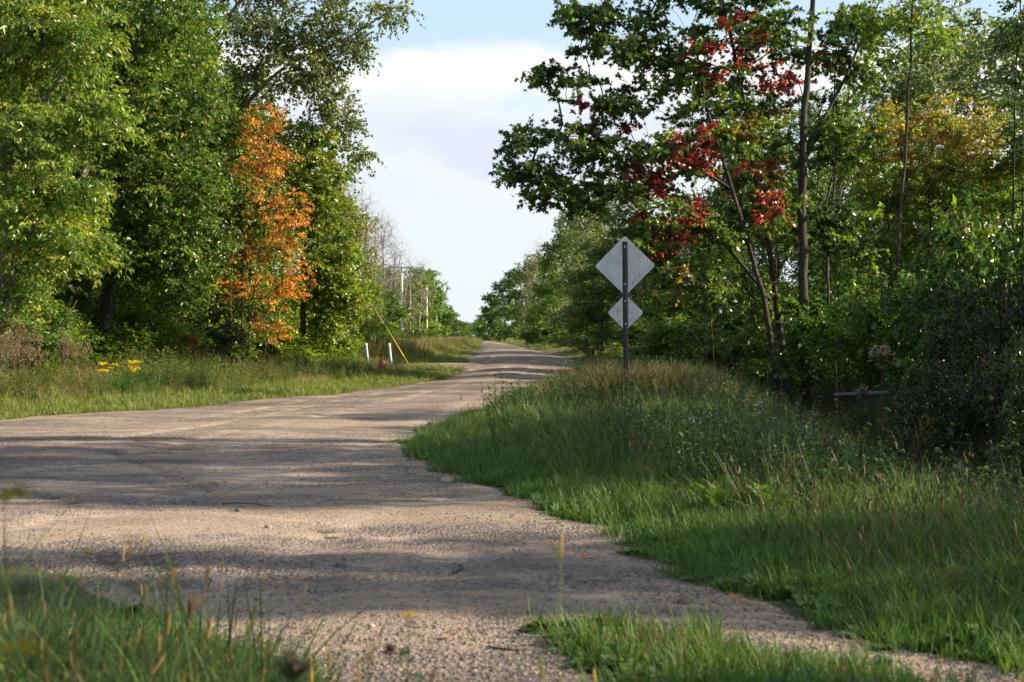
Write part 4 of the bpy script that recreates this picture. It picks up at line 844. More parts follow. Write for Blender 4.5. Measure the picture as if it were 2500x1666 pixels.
# receding verges, both sides
vl = [clump(200 + i, 30, .5, .5, .03, .4, SG + [(.3, .24, .1)], 3) for i in range(3)]
def roadx(y): return -.0213 * y + 1.6
PB, sB = sample(11, 16000, lambda y: roadx(y) - 14, lambda y: roadx(y) + 12, 62, 460, lambda x, y, s: 1.0 * (s > .4) , .6)
hB = .25 + .75 * sstep(1.0, 4.0, sB) * (1 + .4 * value_noise(PB[:, 0], PB[:, 1], 9, 49))
gn_scatter('distant_verge_grass', 'grass verges running along both sides of the far road', 'grass', PB, hB * (.7 + .6 * rngG.random(len(PB))) * (1 + PB[:, 1] / 500), vl, seed=11)
wl = [clump(210 + i, 34, 1.25, .5, .035, .3, [(.20, .20, .05), (.26, .20, .07), (.30, .20, .11), (.14, .17, .04)], 3, heads=.4, hcol=(.38, .24, .16)) for i in range(3)]
PC, sC = sample(12, 5200, lambda y: roadx(y) - 16, lambda y: roadx(y) - 4, 66, 330, lambda x, y, s: 1.0 * (s > 3.2 - 0 * y) * np.clip(.6 + .6 * value_noise(x, y, 8, 50), 0, 1), .75)
gn_scatter('distant_tall_weeds', 'tall yellow and tawny weeds in front of the utility poles', 'weeds', PC, .65 + .5 * rngG.random(len(PC)), wl, seed=12)
# ditch and forest floor on the right
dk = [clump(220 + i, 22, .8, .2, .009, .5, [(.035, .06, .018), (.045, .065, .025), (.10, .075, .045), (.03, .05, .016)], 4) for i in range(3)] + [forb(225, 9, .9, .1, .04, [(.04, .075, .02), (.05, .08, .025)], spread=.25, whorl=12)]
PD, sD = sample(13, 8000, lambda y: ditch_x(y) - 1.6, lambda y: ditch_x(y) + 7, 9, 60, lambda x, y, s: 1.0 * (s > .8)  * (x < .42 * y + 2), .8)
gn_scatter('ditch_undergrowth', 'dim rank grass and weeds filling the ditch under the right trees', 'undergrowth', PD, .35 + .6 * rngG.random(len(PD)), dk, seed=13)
# foreground left
fg = [clump(230 + i, 14, .62, .18, .0105, .85, GR + [(.13, .19, .04), (.26, .2, .09), (.035, .07, .018), (.03, .06, .016), (.025, .05, .014)], 6, heads=.008, hcol=(.36, .26, .08)) for i in range(4)]
PE, sE = sample(14, 6000, lambda y: -.40 * y - .6, lambda y: 0 * y + .2, 2.6, 9.6, lambda x, y, s: 1.0 * (edge(s, x, y) > .03) * (x < -.2) , 1.2)
gn_scatter('foreground_grass', 'soft-focus green grass in the near left corner', 'grass', PE, (.25 + .85 * rngG.random(len(PE)) ** 1.6) * (.45 + .55 * sstep(0, .8, sE)) * (1 - .74 * sstep(3.6, 6.2, PE[:, 1])), fg, seed=14)
ft = [clump(250 + i, 5, .62, .05, .009, .7, [(.045, .09, .02), (.08, .14, .03), (.12, .17, .04), (.06, .12, .03)], 6, heads=.12, hcol=(.42, .28, .09)) for i in range(4)]
PT, sT = sample(20, 520, lambda y: -.38 * y, lambda y: -.17 * y, 2.6, 5.0, lambda x, y, s: 1.0 * (s > .05), 1.2)
gn_scatter('foreground_tall_grass', 'sparse tall blurred blades and stalks in the near left corner', 'grass', PT, .55 + .6 * rngG.random(len(PT)), ft, tilt=.2, seed=20)
# foreground right: plantain mat
def plantain(seed, flower=0):
    rng = np.random.default_rng(seed); mb = MB(); n = 11
    for i in range(n):
        a = i * 2.4 + rng.normal(0, .3); L = rng.uniform(.06, .13); e = rng.uniform(.15, .75); dv = np.array([math.cos(a), math.sin(a), 0]); s = np.array([-dv[1], dv[0], 0]); c = np.array([(.07, .15, .025), (.055, .12, .022), (.09, .17, .03)][i % 3]) * rng.uniform(.8, 1.2)
        V = []; 
        for t, w_ in ((0, .08), (.35, .5), (.65, .62), (.88, .36), (1, 0)):
            p = dv * L * t * (1 - .15 * t) + np.array([0, 0, e * L * math.sin(min(t, 1) * 2.2)]); 
            V += [p - s * w_ * L * .42 + [0, 0, .006 * w_], p - [0, 0, .002], p + s * w_ * L * .42 + [0, 0, .006 * w_]]
        T = []
        for k in range(4):
            a_ = 3 * k; T += [(a_, a_ + 1, a_ + 4), (a_, a_ + 4, a_ + 3), (a_ + 1, a_ + 2, a_ + 5), (a_ + 1, a_ + 5, a_ + 4)]
        mb.add(V, T, c)
    for i in range(flower):
        a = rng.uniform(0, 6.28); l = rng.uniform(.12, .22); tp = np.array([math.cos(a) * l * .3, math.sin(a) * l * .3, l]); tube(mb, [(0, 0, 0), tp * .5, tp * .55, tp], [.0015, .0015, .0032, .0015], 4, (.20, .12, .06), False)
    return mb.mesh('plantain', BLADE)
pls = [plantain(240), plantain(241, 1), plantain(242), plantain(243)]
PF, sF = sample(15, 2600, lambda y: 0 * y + .0, lambda y: .4 * y + .5, 3.2, 7.0, lambda x, y, s: 1.0 * (edge(s, x, y) > .0) * (x < .42 * y) * (y < 6.75 - .75 * x) )
gn_scatter('broadleaf_mat', 'low mat of broad-leaved plantain in the near right gravel', 'ground cover', PF, .45 + .5 * rngG.random(len(PF)), pls, tilt=.2, seed=15)
PG, sG = sample(16, 3200, lambda y: 0 * y + .0, lambda y: .4 * y + .5, 3.2, 7.0, lambda x, y, s: 1.0 * (edge(s, x, y) > .05) * (y < 6.75 - .75 * x) )
gn_scatter('foreground_mat_grass', 'short grass tufts in the near right patch of ground cover', 'grass', PG, .35 + .45 * rngG.random(len(PG)), short + [clump(245, 12, .24, .08, .003, .3, [(.2, .15, .07), (.1, .13, .04)], 4, heads=.25, hcol=(.18, .11, .06))], seed=16)
PH, sH = sample(17, 9000, lambda y: 0 * y - 2, lambda y: .4 * y + .5, 4.5, 24, lambda x, y, s: 1.0 * (edge(s, x, y) > -.03) * (s < .55) * .6, .7)
gn_scatter('edge_weeds', 'flat weeds creeping onto the gravel from the right meadow', 'ground cover', PH, .5 + .6 * rngG.random(len(PH)), pls[:1] + pls[2:3] + short[:1], tilt=.2, seed=17)

# loose gravel stones lying on the road
def pebbles():
    out = []
    for i, c in enumerate([(.26, .21, .17), (.14, .125, .125), (.32, .26, .20), (.10, .095, .105), (.20, .16, .13), (.13, .115, .11)]):
        mb = MB(); blobmesh(mb, np.random.default_rng(i + 9), (0, 0, .3), 1.0, c, .45, 1, (1.1, .8, .6)); out.append(mb.mesh('pebble', STONE, True))
    return out
peb = pebbles()
PS, sS = sample(18, 130000, lambda y: -.39 * y - .3, lambda y: .39 * y + .3, 3.6, 19, lambda x, y, s: 1.0 * (s < .1) * np.clip(.20 + 1.1 * value_noise(x * .6, y * 1.6, 1.0, 60) - .35 * np.cos(2 * np.pi * (-s + .25 * value_noise(x, y, 2.2, 71)) / 1.75) + .5 * value_noise(x, y, .4, 61) + .5 * (s > -.5), 0.04, 1), .7)
PS[:, 2] = road_z(PS[:, 0], PS[:, 1])
gn_scatter('loose_gravel', 'loose small stones scattered over the near gravel', 'gravel', PS, .0032 + .0075 * rngG.random(len(PS)) ** 3, peb, tilt=.5, seed=18)
lit = []
for i, c in enumerate([(.30, .17, .06), (.22, .12, .06), (.40, .28, .07)]):
    mb = MB(); rg = np.random.default_rng(i); leaf_geo(mb, rg, np.array([(-.03, 0, .006)]), np.array([(1, .1, .1 * i)]), np.array([(0, .3, 1.0)]), np.array([.06]), np.array([.045]), np.array([c]), 'maple'); lit.append(mb.mesh('litter', LEAF))
PL_, sL = sample(19, 450, lambda y: -.39 * y, lambda y: .39 * y, 4, 24, lambda x, y, s: 1.0 * (s < .05) * np.clip(.06 + .35 * (s > -.8), 0, 1), .8)
PL_[:, 2] = road_z(PL_[:, 0], PL_[:, 1]) + .006
gn_scatter('leaf_litter', 'scattered small fallen leaves on the gravel', 'fallen leaves', PL_, .5 + .6 * rngG.random(len(PL_)), lit, tilt=.25, seed=19)
for i, (px, py, r, c, lab) in enumerate([(1668, 1476, .028, (.17, .14, .12), 'brown egg-shaped stone on the gravel above the near ground cover'), (1654, 1503, .024, (.16, .165, .18), 'blue-grey round stone below the brown egg-shaped one'),
        (1092, 1180, .05, (.42, .34, .24), 'pale tan stone at the gravel edge below the meadow tip'), (905, 1536, .016, (.38, .31, .25), 'small pale stone on the gravel above the yellow flower plant'),
        (655, 1297, .022, (.28, .22, .16), 'tan stone in the sunlit gravel band'), (832, 1388, .028, (.13, .12, .13), 'dark stone in the shaded gravel right of the lit band'),
        (582, 1250, .024, (.12, .12, .13), 'dark stone under the long twig'), (1350, 1590, .022, (.38, .35, .30), 'pale pebble left of the near ground cover')]):
    x, y = GP(px, py); mb = MB(); blobmesh(mb, np.random.default_rng(70 + i), (0, 0, r * .3), r, c, .2, 2, (1.2, .9, .7)); z = float(road_z(np.array([x]), np.array([y]))[0])
    tag(link('stone', mb.mesh('stone', STONE, True), None, (x, y, z)), lab, 'stone')
for pts, r, lab in [([(542, 1233), (575, 1230), (615, 1232), (660, 1240)], .005, 'long thin twig lying on the shaded gravel'), ([(1105, 1402), (1130, 1388), (1122, 1376)], .006, 'short forked twig on the gravel above the yellow flower plant'),
                    ([(1190, 1580), (1235, 1584), (1275, 1588)], .006, 'dark twig left of the near ground cover'), ([(330, 1085), (380, 1082)], .01, 'small stick on the far side of the gravel')]:
    P = [GP(*p) for p in pts]; c0 = P[0]; mb = MB(); Q = [(p[0] - c0[0], p[1] - c0[1], float(road_z(np.array([p[0]]), np.array([p[1]]))[0]) + r * .8 - gz(*c0)) for p in P]
    tube(mb, Q, np.linspace(r, r * .5, len(Q)), 5, (.10, .075, .05)); tag(link('twig', mb.mesh('twig', BARK, True), None, (c0[0], c0[1], gz(*c0))), lab, 'twig')
for px, py, lab in [(1780, 1463, 'curled orange fallen leaf on the gravel'), (1812, 1434, 'tan fallen leaf at the meadow edge'), (1415, 1366, 'small rusty fallen leaf in the middle of the gravel')]:
    x, y = GP(px, py); mb = MB(); rng = np.random.default_rng(px)
    leaf_geo(mb, rng, np.array([(0, 0, .006)]), np.array([(1, .2, .12)]), np.array([(0, -.3, 1.0)]), np.array([.075]), np.array([.06]), np.array([(.45, .20, .06)]), 'maple')
    tag(link('fallen_leaf', mb.mesh('leaf', LEAF), None, (x, y, float(road_z(np.array([x]), np.array([y]))[0]) + .004)), lab, 'leaf')

# ------------------------------------------------------------------ road sign seen from behind
def panel(half, th, col_back, col_face):
    """diamond panel with rounded corners, standing in XZ, back towards -Y"""
    a = half * math.sqrt(2) / 2 - .0; r = .045; pts = []
    for cx_, cz_, st in ((a - r, a - r, 0), (-(a - r), a - r, 90), (-(a - r), -(a - r), 180), (a - r, -(a - r), 270)):
        for k in range(6):
            t = math.radians(st + k * 18); pts.append((cx_ + r * math.cos(t), cz_ + r * math.sin(t)))
    q = math.radians(45); pts = [(x * math.cos(q) - z * math.sin(q), x * math.sin(q) + z * math.cos(q)) for x, z in pts]; n = len(pts)
    b = MB(); V = [(x, -th / 2, z) for x, z in pts] + [(0, -th / 2, 0)] + [(x, th / 2, z) for x, z in pts]; T = [(n, i, (i + 1) % n) for i in range(n)]
    T += [x for i in range(n) for x in ((i, n + 1 + i, n + 1 + (i + 1) % n), (i, n + 1 + (i + 1) % n, (i + 1) % n))]; b.add(V, T, col_back)
    f = MB(); V = [(x, th / 2 + .001, z) for x, z in pts] + [(0, th / 2 + .001, 0)]; f.add(V, [(n, (i + 1) % n, i) for i in range(n)], col_face)
    return b, f
d = 25.4; sx = X(1529, d); sz0 = gz(sx, d)
sign = thing('road_sign', (sx, d, sz0), 'grey back of a large diamond road sign above a smaller one on a dark post', 'road sign')
sign.rotation_euler = (0, math.radians(-.5), math.radians(-5))
post = MB(); zt = Z(590, d) - sz0
prof = [(-.047, .0), (-.043, -.006), (-.022, -.004), (-.018, -.038), (.018, -.038), (.022, -.004), (.043, -.006), (.047, .0), (.040, .002), (.019, .002), (.014, -.032), (-.014, -.032), (-.019, .002), (-.040, .002)]
n = len(prof); V = [(x, y, z) for z in (-.5, zt) for x, y in prof]; T = [x for i in range(n) for x in ((i, (i + 1) % n, n + (i + 1) % n), (i, n + (i + 1) % n, n + i))]
post.add(V, T, (.028, .03, .035)); link('post', post.mesh('post', STEEL), sign)
hl = MB()
for k in range(int(zt / .05)):
    z = .1 + k * .05
    if z > zt - .03: break
    v = [(math.cos(a) * .006, -.0395, z + math.sin(a) * .006) for a in np.arange(8) * math.pi / 4]; hl.add(v, [(0, i, i + 1) for i in range(1, 7)], (.004, .004, .004))
tag(link('post_hole', hl.mesh('holes', STEEL), sign), kind='stuff')
for nm, py, half in (('large_panel', 649, .54), ('small_panel', 763.5, .325)):
    b, f = panel(half, .004, (.55, .56, .575), (.62, .42, .02)); zc = Z(py, d) - sz0
    p = link('panel', b.mesh('panel', SHEET), sign, (0, .008, zc)); link('panel_face', f.mesh('panel_face', PAINT), p)
    for dz in (-half * .62, half * .62):
        mb = MB(); tube(mb, [(0, -.052, 0), (0, -.038, 0)], [.015, .015], 6, (.55, .55, .56)); link('bolt', mb.mesh('bolt', SHEET), p, (0, -.008, dz))
    spots = [(-.13, .06), (-.14, .02), (-.15, -.03), (.12, .005), (-.10, -.15), (.11, -.13)] if half < .4 else [(.36, -.17), (.13, -.31), (.24, -.17)]
    for a, c in spots:
        mb = MB(); lathe(mb, [(.012, 0), (.010, .005), (.004, .008), (.001, .004)], 8, (.10, .10, .10)); q = link('dent', mb.mesh('dent', SHEET), p, (a, -.0025, c)); q.rotation_euler.x = math.pi / 2

# ------------------------------------------------------------------ hydrant, posts, guy wire, utility poles
d = 47; hx = X(933, d)
hyd = thing('fire_hydrant', (hx, d, Z(873, d) - .80), 'red fire hydrant in the grass left of the driveway', 'hydrant', rz=.5)
R_ = (.44, .06, .05)
mb = MB(); lathe(mb, [(.001, 0), (.17, 0), (.17, .04), (.12, .05), (.12, .10), (.105, .12), (.105, .50), (.14, .52), (.14, .56), (.11, .58)], 14, R_); link('barrel', mb.mesh('barrel', PAINT, False), hyd)
mb = MB(); lathe(mb, [(.115, .58), (.105, .66), (.07, .72), (.035, .74), (.035, .79), (.001, .80)], 14, R_); link('bonnet', mb.mesh('bonnet', PAINT, True), hyd)
for v, r, l in (((1, 0), .055, .17), ((-1, 0), .055, .17), ((0, -1), .075, .19)):
    mb = MB(); tube(mb, [(v[0] * .08, v[1] * .08, .42), (v[0] * (l - .05), v[1] * (l - .05), .42), (v[0] * (l - .05), v[1] * (l - .05), .42), (v[0] * l, v[1] * l, .42)], [r * .85, r * .85, r, r], 10, R_); link('nozzle_cap', mb.mesh('cap', PAINT), hyd)
d = 61
for px, t0, t1, ln, lab in ((900, 839, 888, -.12, 'leaning white marker post left of the hydrant'), (956, 839, 881, -.1, 'leaning white marker post right of the hydrant')):
    x = X(px, d); hgt = Z(t0, d) - gz(x, d); p = thing('marker_post', (x, d, gz(x, d)), lab, 'post', 'leaning white marker posts'); p.rotation_euler.y = ln
    mb = MB(); lathe(mb, [(.055, -.2), (.055, hgt - .04)], 12, (.44, .54, .68)); link('tube', mb.mesh('tube', PAINT, True), p)
    mb = MB(); lathe(mb, [(.060, hgt - .06), (.060, hgt), (.001, hgt + .015)], 12, (.78, .80, .82)); link('cap', mb.mesh('cap', PAINT, False), p)
d = 64; x0, x1, z1 = X(1000, d), X(942, d), Z(800, d)
guy = thing('guy_wire', (x0, d, gz(x0, d)), 'guy wire with yellow plastic sleeve slanting up from the grass by the driveway', 'guy wire'); b0 = np.array([x0, d, gz(x0, d)])
e = np.array([x1, d + .3, z1]); mb = MB(); tube(mb, [(0, 0, 0), e - b0], .022, 8, (.60, .42, .04)); link('sleeve', mb.mesh('sleeve', PAINT, True), guy)
e2 = np.array([X(905, d), d + .6, Z(742, d)]); mb = MB(); tube(mb, [e - b0, e2 - b0], .010, 5, (.4, .4, .4)); link('wire', mb.mesh('wire', STEEL, True), guy)
x, y = X(205, 36), 36
poles = [(981, 168, 643, 0, 'nearest utility pole with crossarm left of the road'), (1042, 256, 704, .0, 'second utility pole along the left side of the road'),
         (1066, 330, 730, 0, 'third utility pole along the left side of the road'), (1080, 440, 752, -.03, 'farthest and slightly leaning utility pole')]
tops = []
for px, d, py, ln, lab in poles:
    x = X(px, d); z0 = gz(x, d); H = Z(py, d) - z0; p = thing('utility_pole', (x, d, z0), lab, 'utility pole', 'utility poles along the left roadside'); p.rotation_euler.y = ln
    mb = MB(); tube(mb, [(0, 0, -.3), (0, 0, H * .5), (0, 0, H)], [.17, .15, .12], 10, (.66, .62, .57)); link('pole', mb.mesh('pole', POLEW, True), p)
    w_ = 1.3 * (1 if px < 1000 else 1.35); mb = MB(); box(mb, (-w_, -.22, H - .62), (w_, -.12, H - .46), (.25, .28, .34)); link('crossarm', mb.mesh('crossarm', POLEW), p)
    for q in (-w_ * .92, -w_ * .4, w_ * .92):
        mb = MB(); lathe(mb, [(.02, 0), (.02, .06), (.06, .08), (.05, .14), (.065, .17), (.03, .24), (.001, .25)], 8, (.5, .52, .56)); link('insulator', mb.mesh('insulator', PAINT), p, (q, -.17, H - .46))
    for s in (-1, 1):
        mb = MB(); tube(mb, [(0, -.16, H - 1.3), (s * w_ * .55, -.17, H - .60)], .02, 5, (.3, .3, .32)); link('brace', mb.mesh('brace', STEEL), p)
    tops.append((x, d, z0 + H - .2, w_, p))
tops = [(X(700, 88), 88, Z(560, 88), 1.3, None)] + tops
for (a, b) in zip(tops[:-1], tops[1:]):
    for j, q in enumerate((-.92, -.4, .92)):
        A = np.array([a[0] + q * a[3], a[1], a[2]]); B_ = np.array([b[0] + q * b[3], b[1], b[2]]); org = np.array([b[0], b[1], b[4].location.z])
        L_ = np.linalg.norm(B_ - A); P = [A + (B_ - A) * t - np.array([0, 0, 1.0]) * L_ * .035 * 4 * t * (1 - t) * .5 - org for t in np.linspace(0, 1, 14)]
        mb = MB(); tube(mb, P, .014, 4, (.30, .31, .33), False); link('wire', mb.mesh('wire', STEEL, True), b[4])

# grey pipe over the ditch
d = 23.5; A = np.array([X(2048, d), d + .3, Z(968, d)]); B_ = np.array([X(2155, d), d - .3, Z(959, d)]); mb = MB(); c = (A + B_) / 2
V = 12
tube(mb, [A - c, (A - c) * .97, (B_ - c) * .97, B_ - c], [.042, .044, .044, .042], 12, (.030, .038, .042), True, .25); tag(link('pipe', mb.mesh('pipe', PAINT, True), None, c), 'blue-grey pipe lying across the dark ditch', 'pipe')

# ------------------------------------------------------------------ individual plants
def weed_thing(name, label, cat, px, d, H, nst, L, W, lcol, head=None, hcol=(.5, .35, .02), hr=.1, group=None, spread=.1, leaves=10, seed=0, lean=.08, stem_r=.006, stemcol=(.08, .09, .03), leaf_up=.3, xx=None):
    rng = np.random.default_rng(seed + int(px)); x = X(px, d) if xx is None else xx; z = gz(x, d); t = thing(name, (x, d, z), label, cat, group)
    st, lf = MB(), MB(); lcol = np.array(lcol)
    for i in range(nst):
        a = rng.uniform(0, 6.28); b = np.array([math.cos(a), math.sin(a), 0]) * spread * rng.random() * (i > 0); h = H * (1 if i == 0 else rng.uniform(.65, .98)); tp = b * 1.6 + np.array([rng.normal(0, lean * h), rng.normal(0, lean * h), h])
        P = wiggle(rng, [b, (b + tp) / 2 + rng.normal(0, .02 * h, 3), tp], 6, .004 * h); tube(st, P, np.linspace(stem_r, stem_r * .45, 6), 5, stemcol, False)
        k = leaves
        if k:
            tt = np.linspace(.12, .95, k); u = np.linspace(0, 1, 6); Q = np.stack([np.interp(tt, u, P[:, m]) for m in range(3)], -1); an = np.arange(k) * 2.4 + rng.uniform(0, 6)
            for q, a_, s in zip(Q, an, tt):
                l = L * rng.uniform(.75, 1.1) * (1.1 - .45 * s); dv = np.array([math.cos(a_), math.sin(a_), 0]); sd2 = np.array([-dv[1], dv[0], 0]); c = lcol * rng.uniform(.75, 1.25); V = []
                for v, w_ in ((0, .12), (.3, .9), (.65, .75), (1, 0)):
                    p = q + dv * l * v + np.array([0, 0, leaf_up * l * v - .55 * l * v * v]); V += [p - sd2 * w_ * W * .5, p + sd2 * w_ * W * .5]
                lf.add(V, [y_ for m in range(3) for y_ in ((2 * m, 2 * m + 1, 2 * m + 3), (2 * m, 2 * m + 3, 2 * m + 2))], c)
        if head:
            hb = MB(); hc = np.array(hcol)
            if head == 'plume':      # goldenrod: arching sprays of little flowers
                for s in range(7):
                    a_ = rng.uniform(0, 6.28); dv = np.array([math.cos(a_), math.sin(a_), .7]); n_ = 26; tt = rng.random(n_); Q = tp + dv * hr * tt[:, None] - np.array([0, 0, 1]) * (hr * .6 * tt ** 2)[:, None] + rng.normal(0, hr * .07, (n_, 3))
                    leaf_geo(hb, rng, Q, rng.normal(size=(n_, 3)), rng.normal(size=(n_, 3)), np.full(n_, hr * .22), np.full(n_, hr * .18), np.tile(hc, (n_, 1)) * rng.uniform(.7, 1.2, (n_, 1)))
            elif head == 'dome':     # broad dry flower head of many fluffy balls
                for s in range(34):
                    a_ = rng.uniform(0, 6.28); r_ = hr * rng.random() ** .5; q = tp + np.array([math.cos(a_) * r_, math.sin(a_) * r_, (hr * .95) * (1 - (r_ / hr) ** 2) * rng.uniform(.2, 1.1)]); tube(st, [tp - [0, 0, hr * .7], q], [.003, .0015], 3, stemcol, False)
                    for _ in range(3): blobmesh(hb, rng, q + rng.normal(0, hr * .06, 3), hr * .085, hc * rng.uniform(.6, 1.3), .6, 1)
            elif head == 'spike':
                up = unit(P[-1] - P[-2]); tube(hb, [tp - up * .005, tp + up * hr * .15, tp + up * hr * .8, tp + up * hr], [.002, .0046, .0040, .0008], 8, hc, True, .5)
            elif head == 'ball': blobmesh(hb, rng, tp + [0, 0, hr * .5], hr, hc, .25, 2, (1, 1, .9))
            elif head == 'umbel':
                for s in range(40):
                    a_ = rng.uniform(0, 6.28); r_ = hr * rng.random() ** .5; blobmesh(hb, rng, tp + [math.cos(a_) * r_, math.sin(a_) * r_, hr * .2 * rng.random()], hr * .12, hc * rng.uniform(.8, 1.1), .3, 1)
            elif head == 'twiggy':   # dry branching top
                for s in range(9):
                    a_ = rng.uniform(0, 6.28); q0 = P[3] + (P[-1] - P[3]) * rng.random(); q1 = q0 + np.array([math.cos(a_) * hr * .5, math.sin(a_) * hr * .5, hr * rng.uniform(.6, 1.1)]); tube(hb, [q0, (q0 + q1) / 2 + [0, 0, -.02], q1], [.004, .003, .0015], 3, hc * .8, False)
                    for _ in range(5): blobmesh(hb, rng, q1 + rng.normal(0, hr * .12, 3), .012, hc * rng.uniform(.6, 1.2), .5, 1)
            link('flower_head', hb.mesh('head', PETAL if head in ('plume', 'umbel') else BLADE), t)
    link('stem', st.mesh('stem', BLADE), t)
    if leaves: link('leaves', lf.mesh('leaves', BLADE), t)
    return t
GL = (.07, .13, .03)
for px, py, hr, lab in ((250, 890, .18, 'goldenrod with small yellow star-like plume, leftmost of the lit clump'), (284, 892, .13, 'goldenrod second from the left in the lit clump'), (300, 896, .10, 'short goldenrod in the middle of the lit clump'),
                        (322, 888, .24, 'largest and brightest goldenrod plume at the left verge'), (314, 902, .14, 'goldenrod drooping just below the brightest plume')):
    d = 32.5; weed_thing('goldenrod', lab, 'wildflower', px, d, Z(py, d) - gz(X(px, d), d), 3, .09, .02, GL, 'plume', (.78, .55, .012), hr * .75, 'goldenrods at the left verge', leaves=16, seed=1, lean=.04)
for i, (px, d, H) in enumerate([(105, 37, 1.2), (135, 38, 1.2), (92, 38.5, 1.3)]):
    weed_thing('goldenrod', 'dim yellow goldenrod in the shade right of the brown weeds', 'wildflower', px, d, H, 2, .08, .02, GL, 'plume', (.45, .30, .02), .16, 'shaded goldenrods', leaves=12, seed=3)
for i, (px, d, H, hr) in enumerate([(5, 31, 1.35, .35), (25, 31.5, 1.5, .4), (48, 32, 1.55, .35), (70, 32, 1.25, .3), (35, 30.5, 1.1, .3), (82, 33, 1.1, .3), (-5, 30, 1.2, .3), (160, 34, 1.2, .3), (172, 34, 1.0, .25), (200, 35, 1.0, .25)]):
    weed_thing('dry_weed', 'dry brown branching weed, one of the dead stalks at the left edge' if px < 100 else 'dry tan branching weed between brown thicket and yellow goldenrod', 'weed', px, d, H, 5, .05, .012, (.2, .13, .07), 'twiggy', (.30, .23, .14), hr,
               'dry brown weeds at the left edge' if px < 100 else 'dry tan weeds at the left verge', leaves=4, seed=5, stemcol=(.22, .14, .08), spread=.25)
d = 18.5
weed_thing('joe_pye_weed', 'tall plant with broad dried pinkish brown flower head and drooping long leaves', 'plant', 2152, d, Z(870, d) - gz(X(2155, d), d), 1, .26, .06, (.06, .12, .02), 'dome', (.26, .19, .165), .17, leaves=13, seed=8, stem_r=.009, stemcol=(.09, .04, .03), lean=.01)
weed_thing('joe_pye_weed', 'shorter dried brown flower head in front of the grey pipe', 'plant', 2105, d, Z(955, d) - gz(X(2105, d), d), 1, .2, .05, (.06, .12, .02), 'dome', (.20, .13, .10), .11, leaves=8, seed=9, stem_r=.007, stemcol=(.09, .04, .03), lean=.01)
weed_thing('leafy_weed', 'dark stemmed plant with drooping leaves left of the pipe', 'plant', 2010, 18, Z(1000, 18) - gz(X(2010, 18), 18), 1, .16, .05, (.06, .13, .02), None, leaves=7, seed=10, stemcol=(.06, .03, .02))
for px, py, d, r, lab in ((2203, 1106, 11.5, .024, 'round green thistle bud nearer the middle of the meadow edge'), (2290, 1102, 11.5, .024, 'round green thistle bud to the right over the ditch'), (2330, 1145, 10.5, .02, 'pale thistle bud low on a bent stem')):
    weed_thing('thistle', lab, 'thistle', px, d, Z(py, d) - gz(X(px, d), d), 1, .10, .02, (.09, .15, .06), 'ball', (.10, .15, .07), r, 'green thistles at the ditch', leaves=14, seed=11, lean=.01)
weed_thing('thistle', 'thistle with a tiny purple flower in the right meadow', 'thistle', 2020, 14, Z(1074, 14) - gz(X(2020, 14), 14), 1, .08, .02, GL, 'ball', (.22, .05, .25), .014, leaves=12, seed=12, lean=.01)
weed_thing('clover_flower', 'single pink flower in the brown tuft below the sign', 'wildflower', 1545, 23, Z(930, 23) - gz(X(1545, 23), 23), 1, .08, .02, GL, 'ball', (.55, .25, .45), .022, leaves=6, seed=12, lean=.01)
for px, py, d, lab in ((1892, 1022, 16, 'largest white lace flower head in the right meadow'), (1857, 984, 19, 'white lace flower above the largest one'), (1848, 990, 18.5, 'small white lace flower left of its neighbour'), (1838, 1016, 18, 'small white bud flower left of the lace head'), (1838, 1072, 15, 'single white flower low in the right meadow'), (1700, 1137, 12, 'pale lace flower near the gravel side of the meadow'), (1685, 1170, 11.5, 'lowest pale lace flower in the meadow')):
    weed_thing('lace_flower', lab, 'wildflower', px, d, Z(py, d) - gz(X(px, d), d), 1, .05, .012, GL, 'umbel', (.68, .70, .72), .04, 'white lace flowers', leaves=5, seed=14, lean=.01)
for px, py, d, lab in ((1760, 1205, 9.9, 'broad bright green dock leaves catching the sun in the meadow'), (1880, 1210, 9.8, 'second clump of broad dock leaves right of the brightest one')):
    weed_thing('dock_plant', lab, 'plant', px, d, .16, 3, .2, .085, (.12, .21, .03), None, leaves=4, seed=15, leaf_up=1.5, spread=.05)
for i, (px, py, lab) in enumerate([(1366, 1263, 'lone bright rosette weed sitting on the gravel at the meadow point'), (1425, 1275, 'small rosette weed right of the lone bright one')]):
    x, y = GP(px, py); o = link('rosette_weed', pls[i * 2], None, (x, y, float(road_z(np.array([x]), np.array([y]))[0]))); o.scale = (1.6 - .6 * i,) * 3; tag(o, lab, 'weed')
weed_thing('dead_stalk', 'dark dead stalk leaning among the asters', 'weed', 2118, 12.5, Z(1105, 12.5) - gz(X(2118, 12.5), 12.5), 3, .05, .015, (.05, .035, .03), 'twiggy', (.05, .035, .03), .12, leaves=3, seed=16, stemcol=(.04, .03, .025), spread=.05)
weed_thing('tall_stalk', 'single tall dry grass stalk right of the sign', 'grass', 1745, 26, Z(650, 26) * 0 + 1.55, 1, .2, .01, (.15, .15, .05), 'spike', (.38, .28, .16), .12, leaves=2, seed=17, stem_r=.004, stemcol=(.25, .19, .1))
weed_thing('tall_stalk', 'slim dark stalk standing between sign and maple', 'grass', 1724, 27, 2.0, 1, .1, .01, (.08, .08, .04), 'spike', (.12, .07, .05), .10, leaves=2, seed=18, stem_r=.006, stemcol=(.08, .05, .04), lean=.01)
weed_thing('tall_stalk', 'thin pale stalk standing in front of the pipe', 'grass', 2042, 14, Z(912, 14) - gz(X(2042, 14), 14), 1, .1, .006, (.2, .2, .1), 'spike', (.3, .26, .18), .12, leaves=1, seed=19, stem_r=.003, stemcol=(.25, .22, .12), lean=.01)
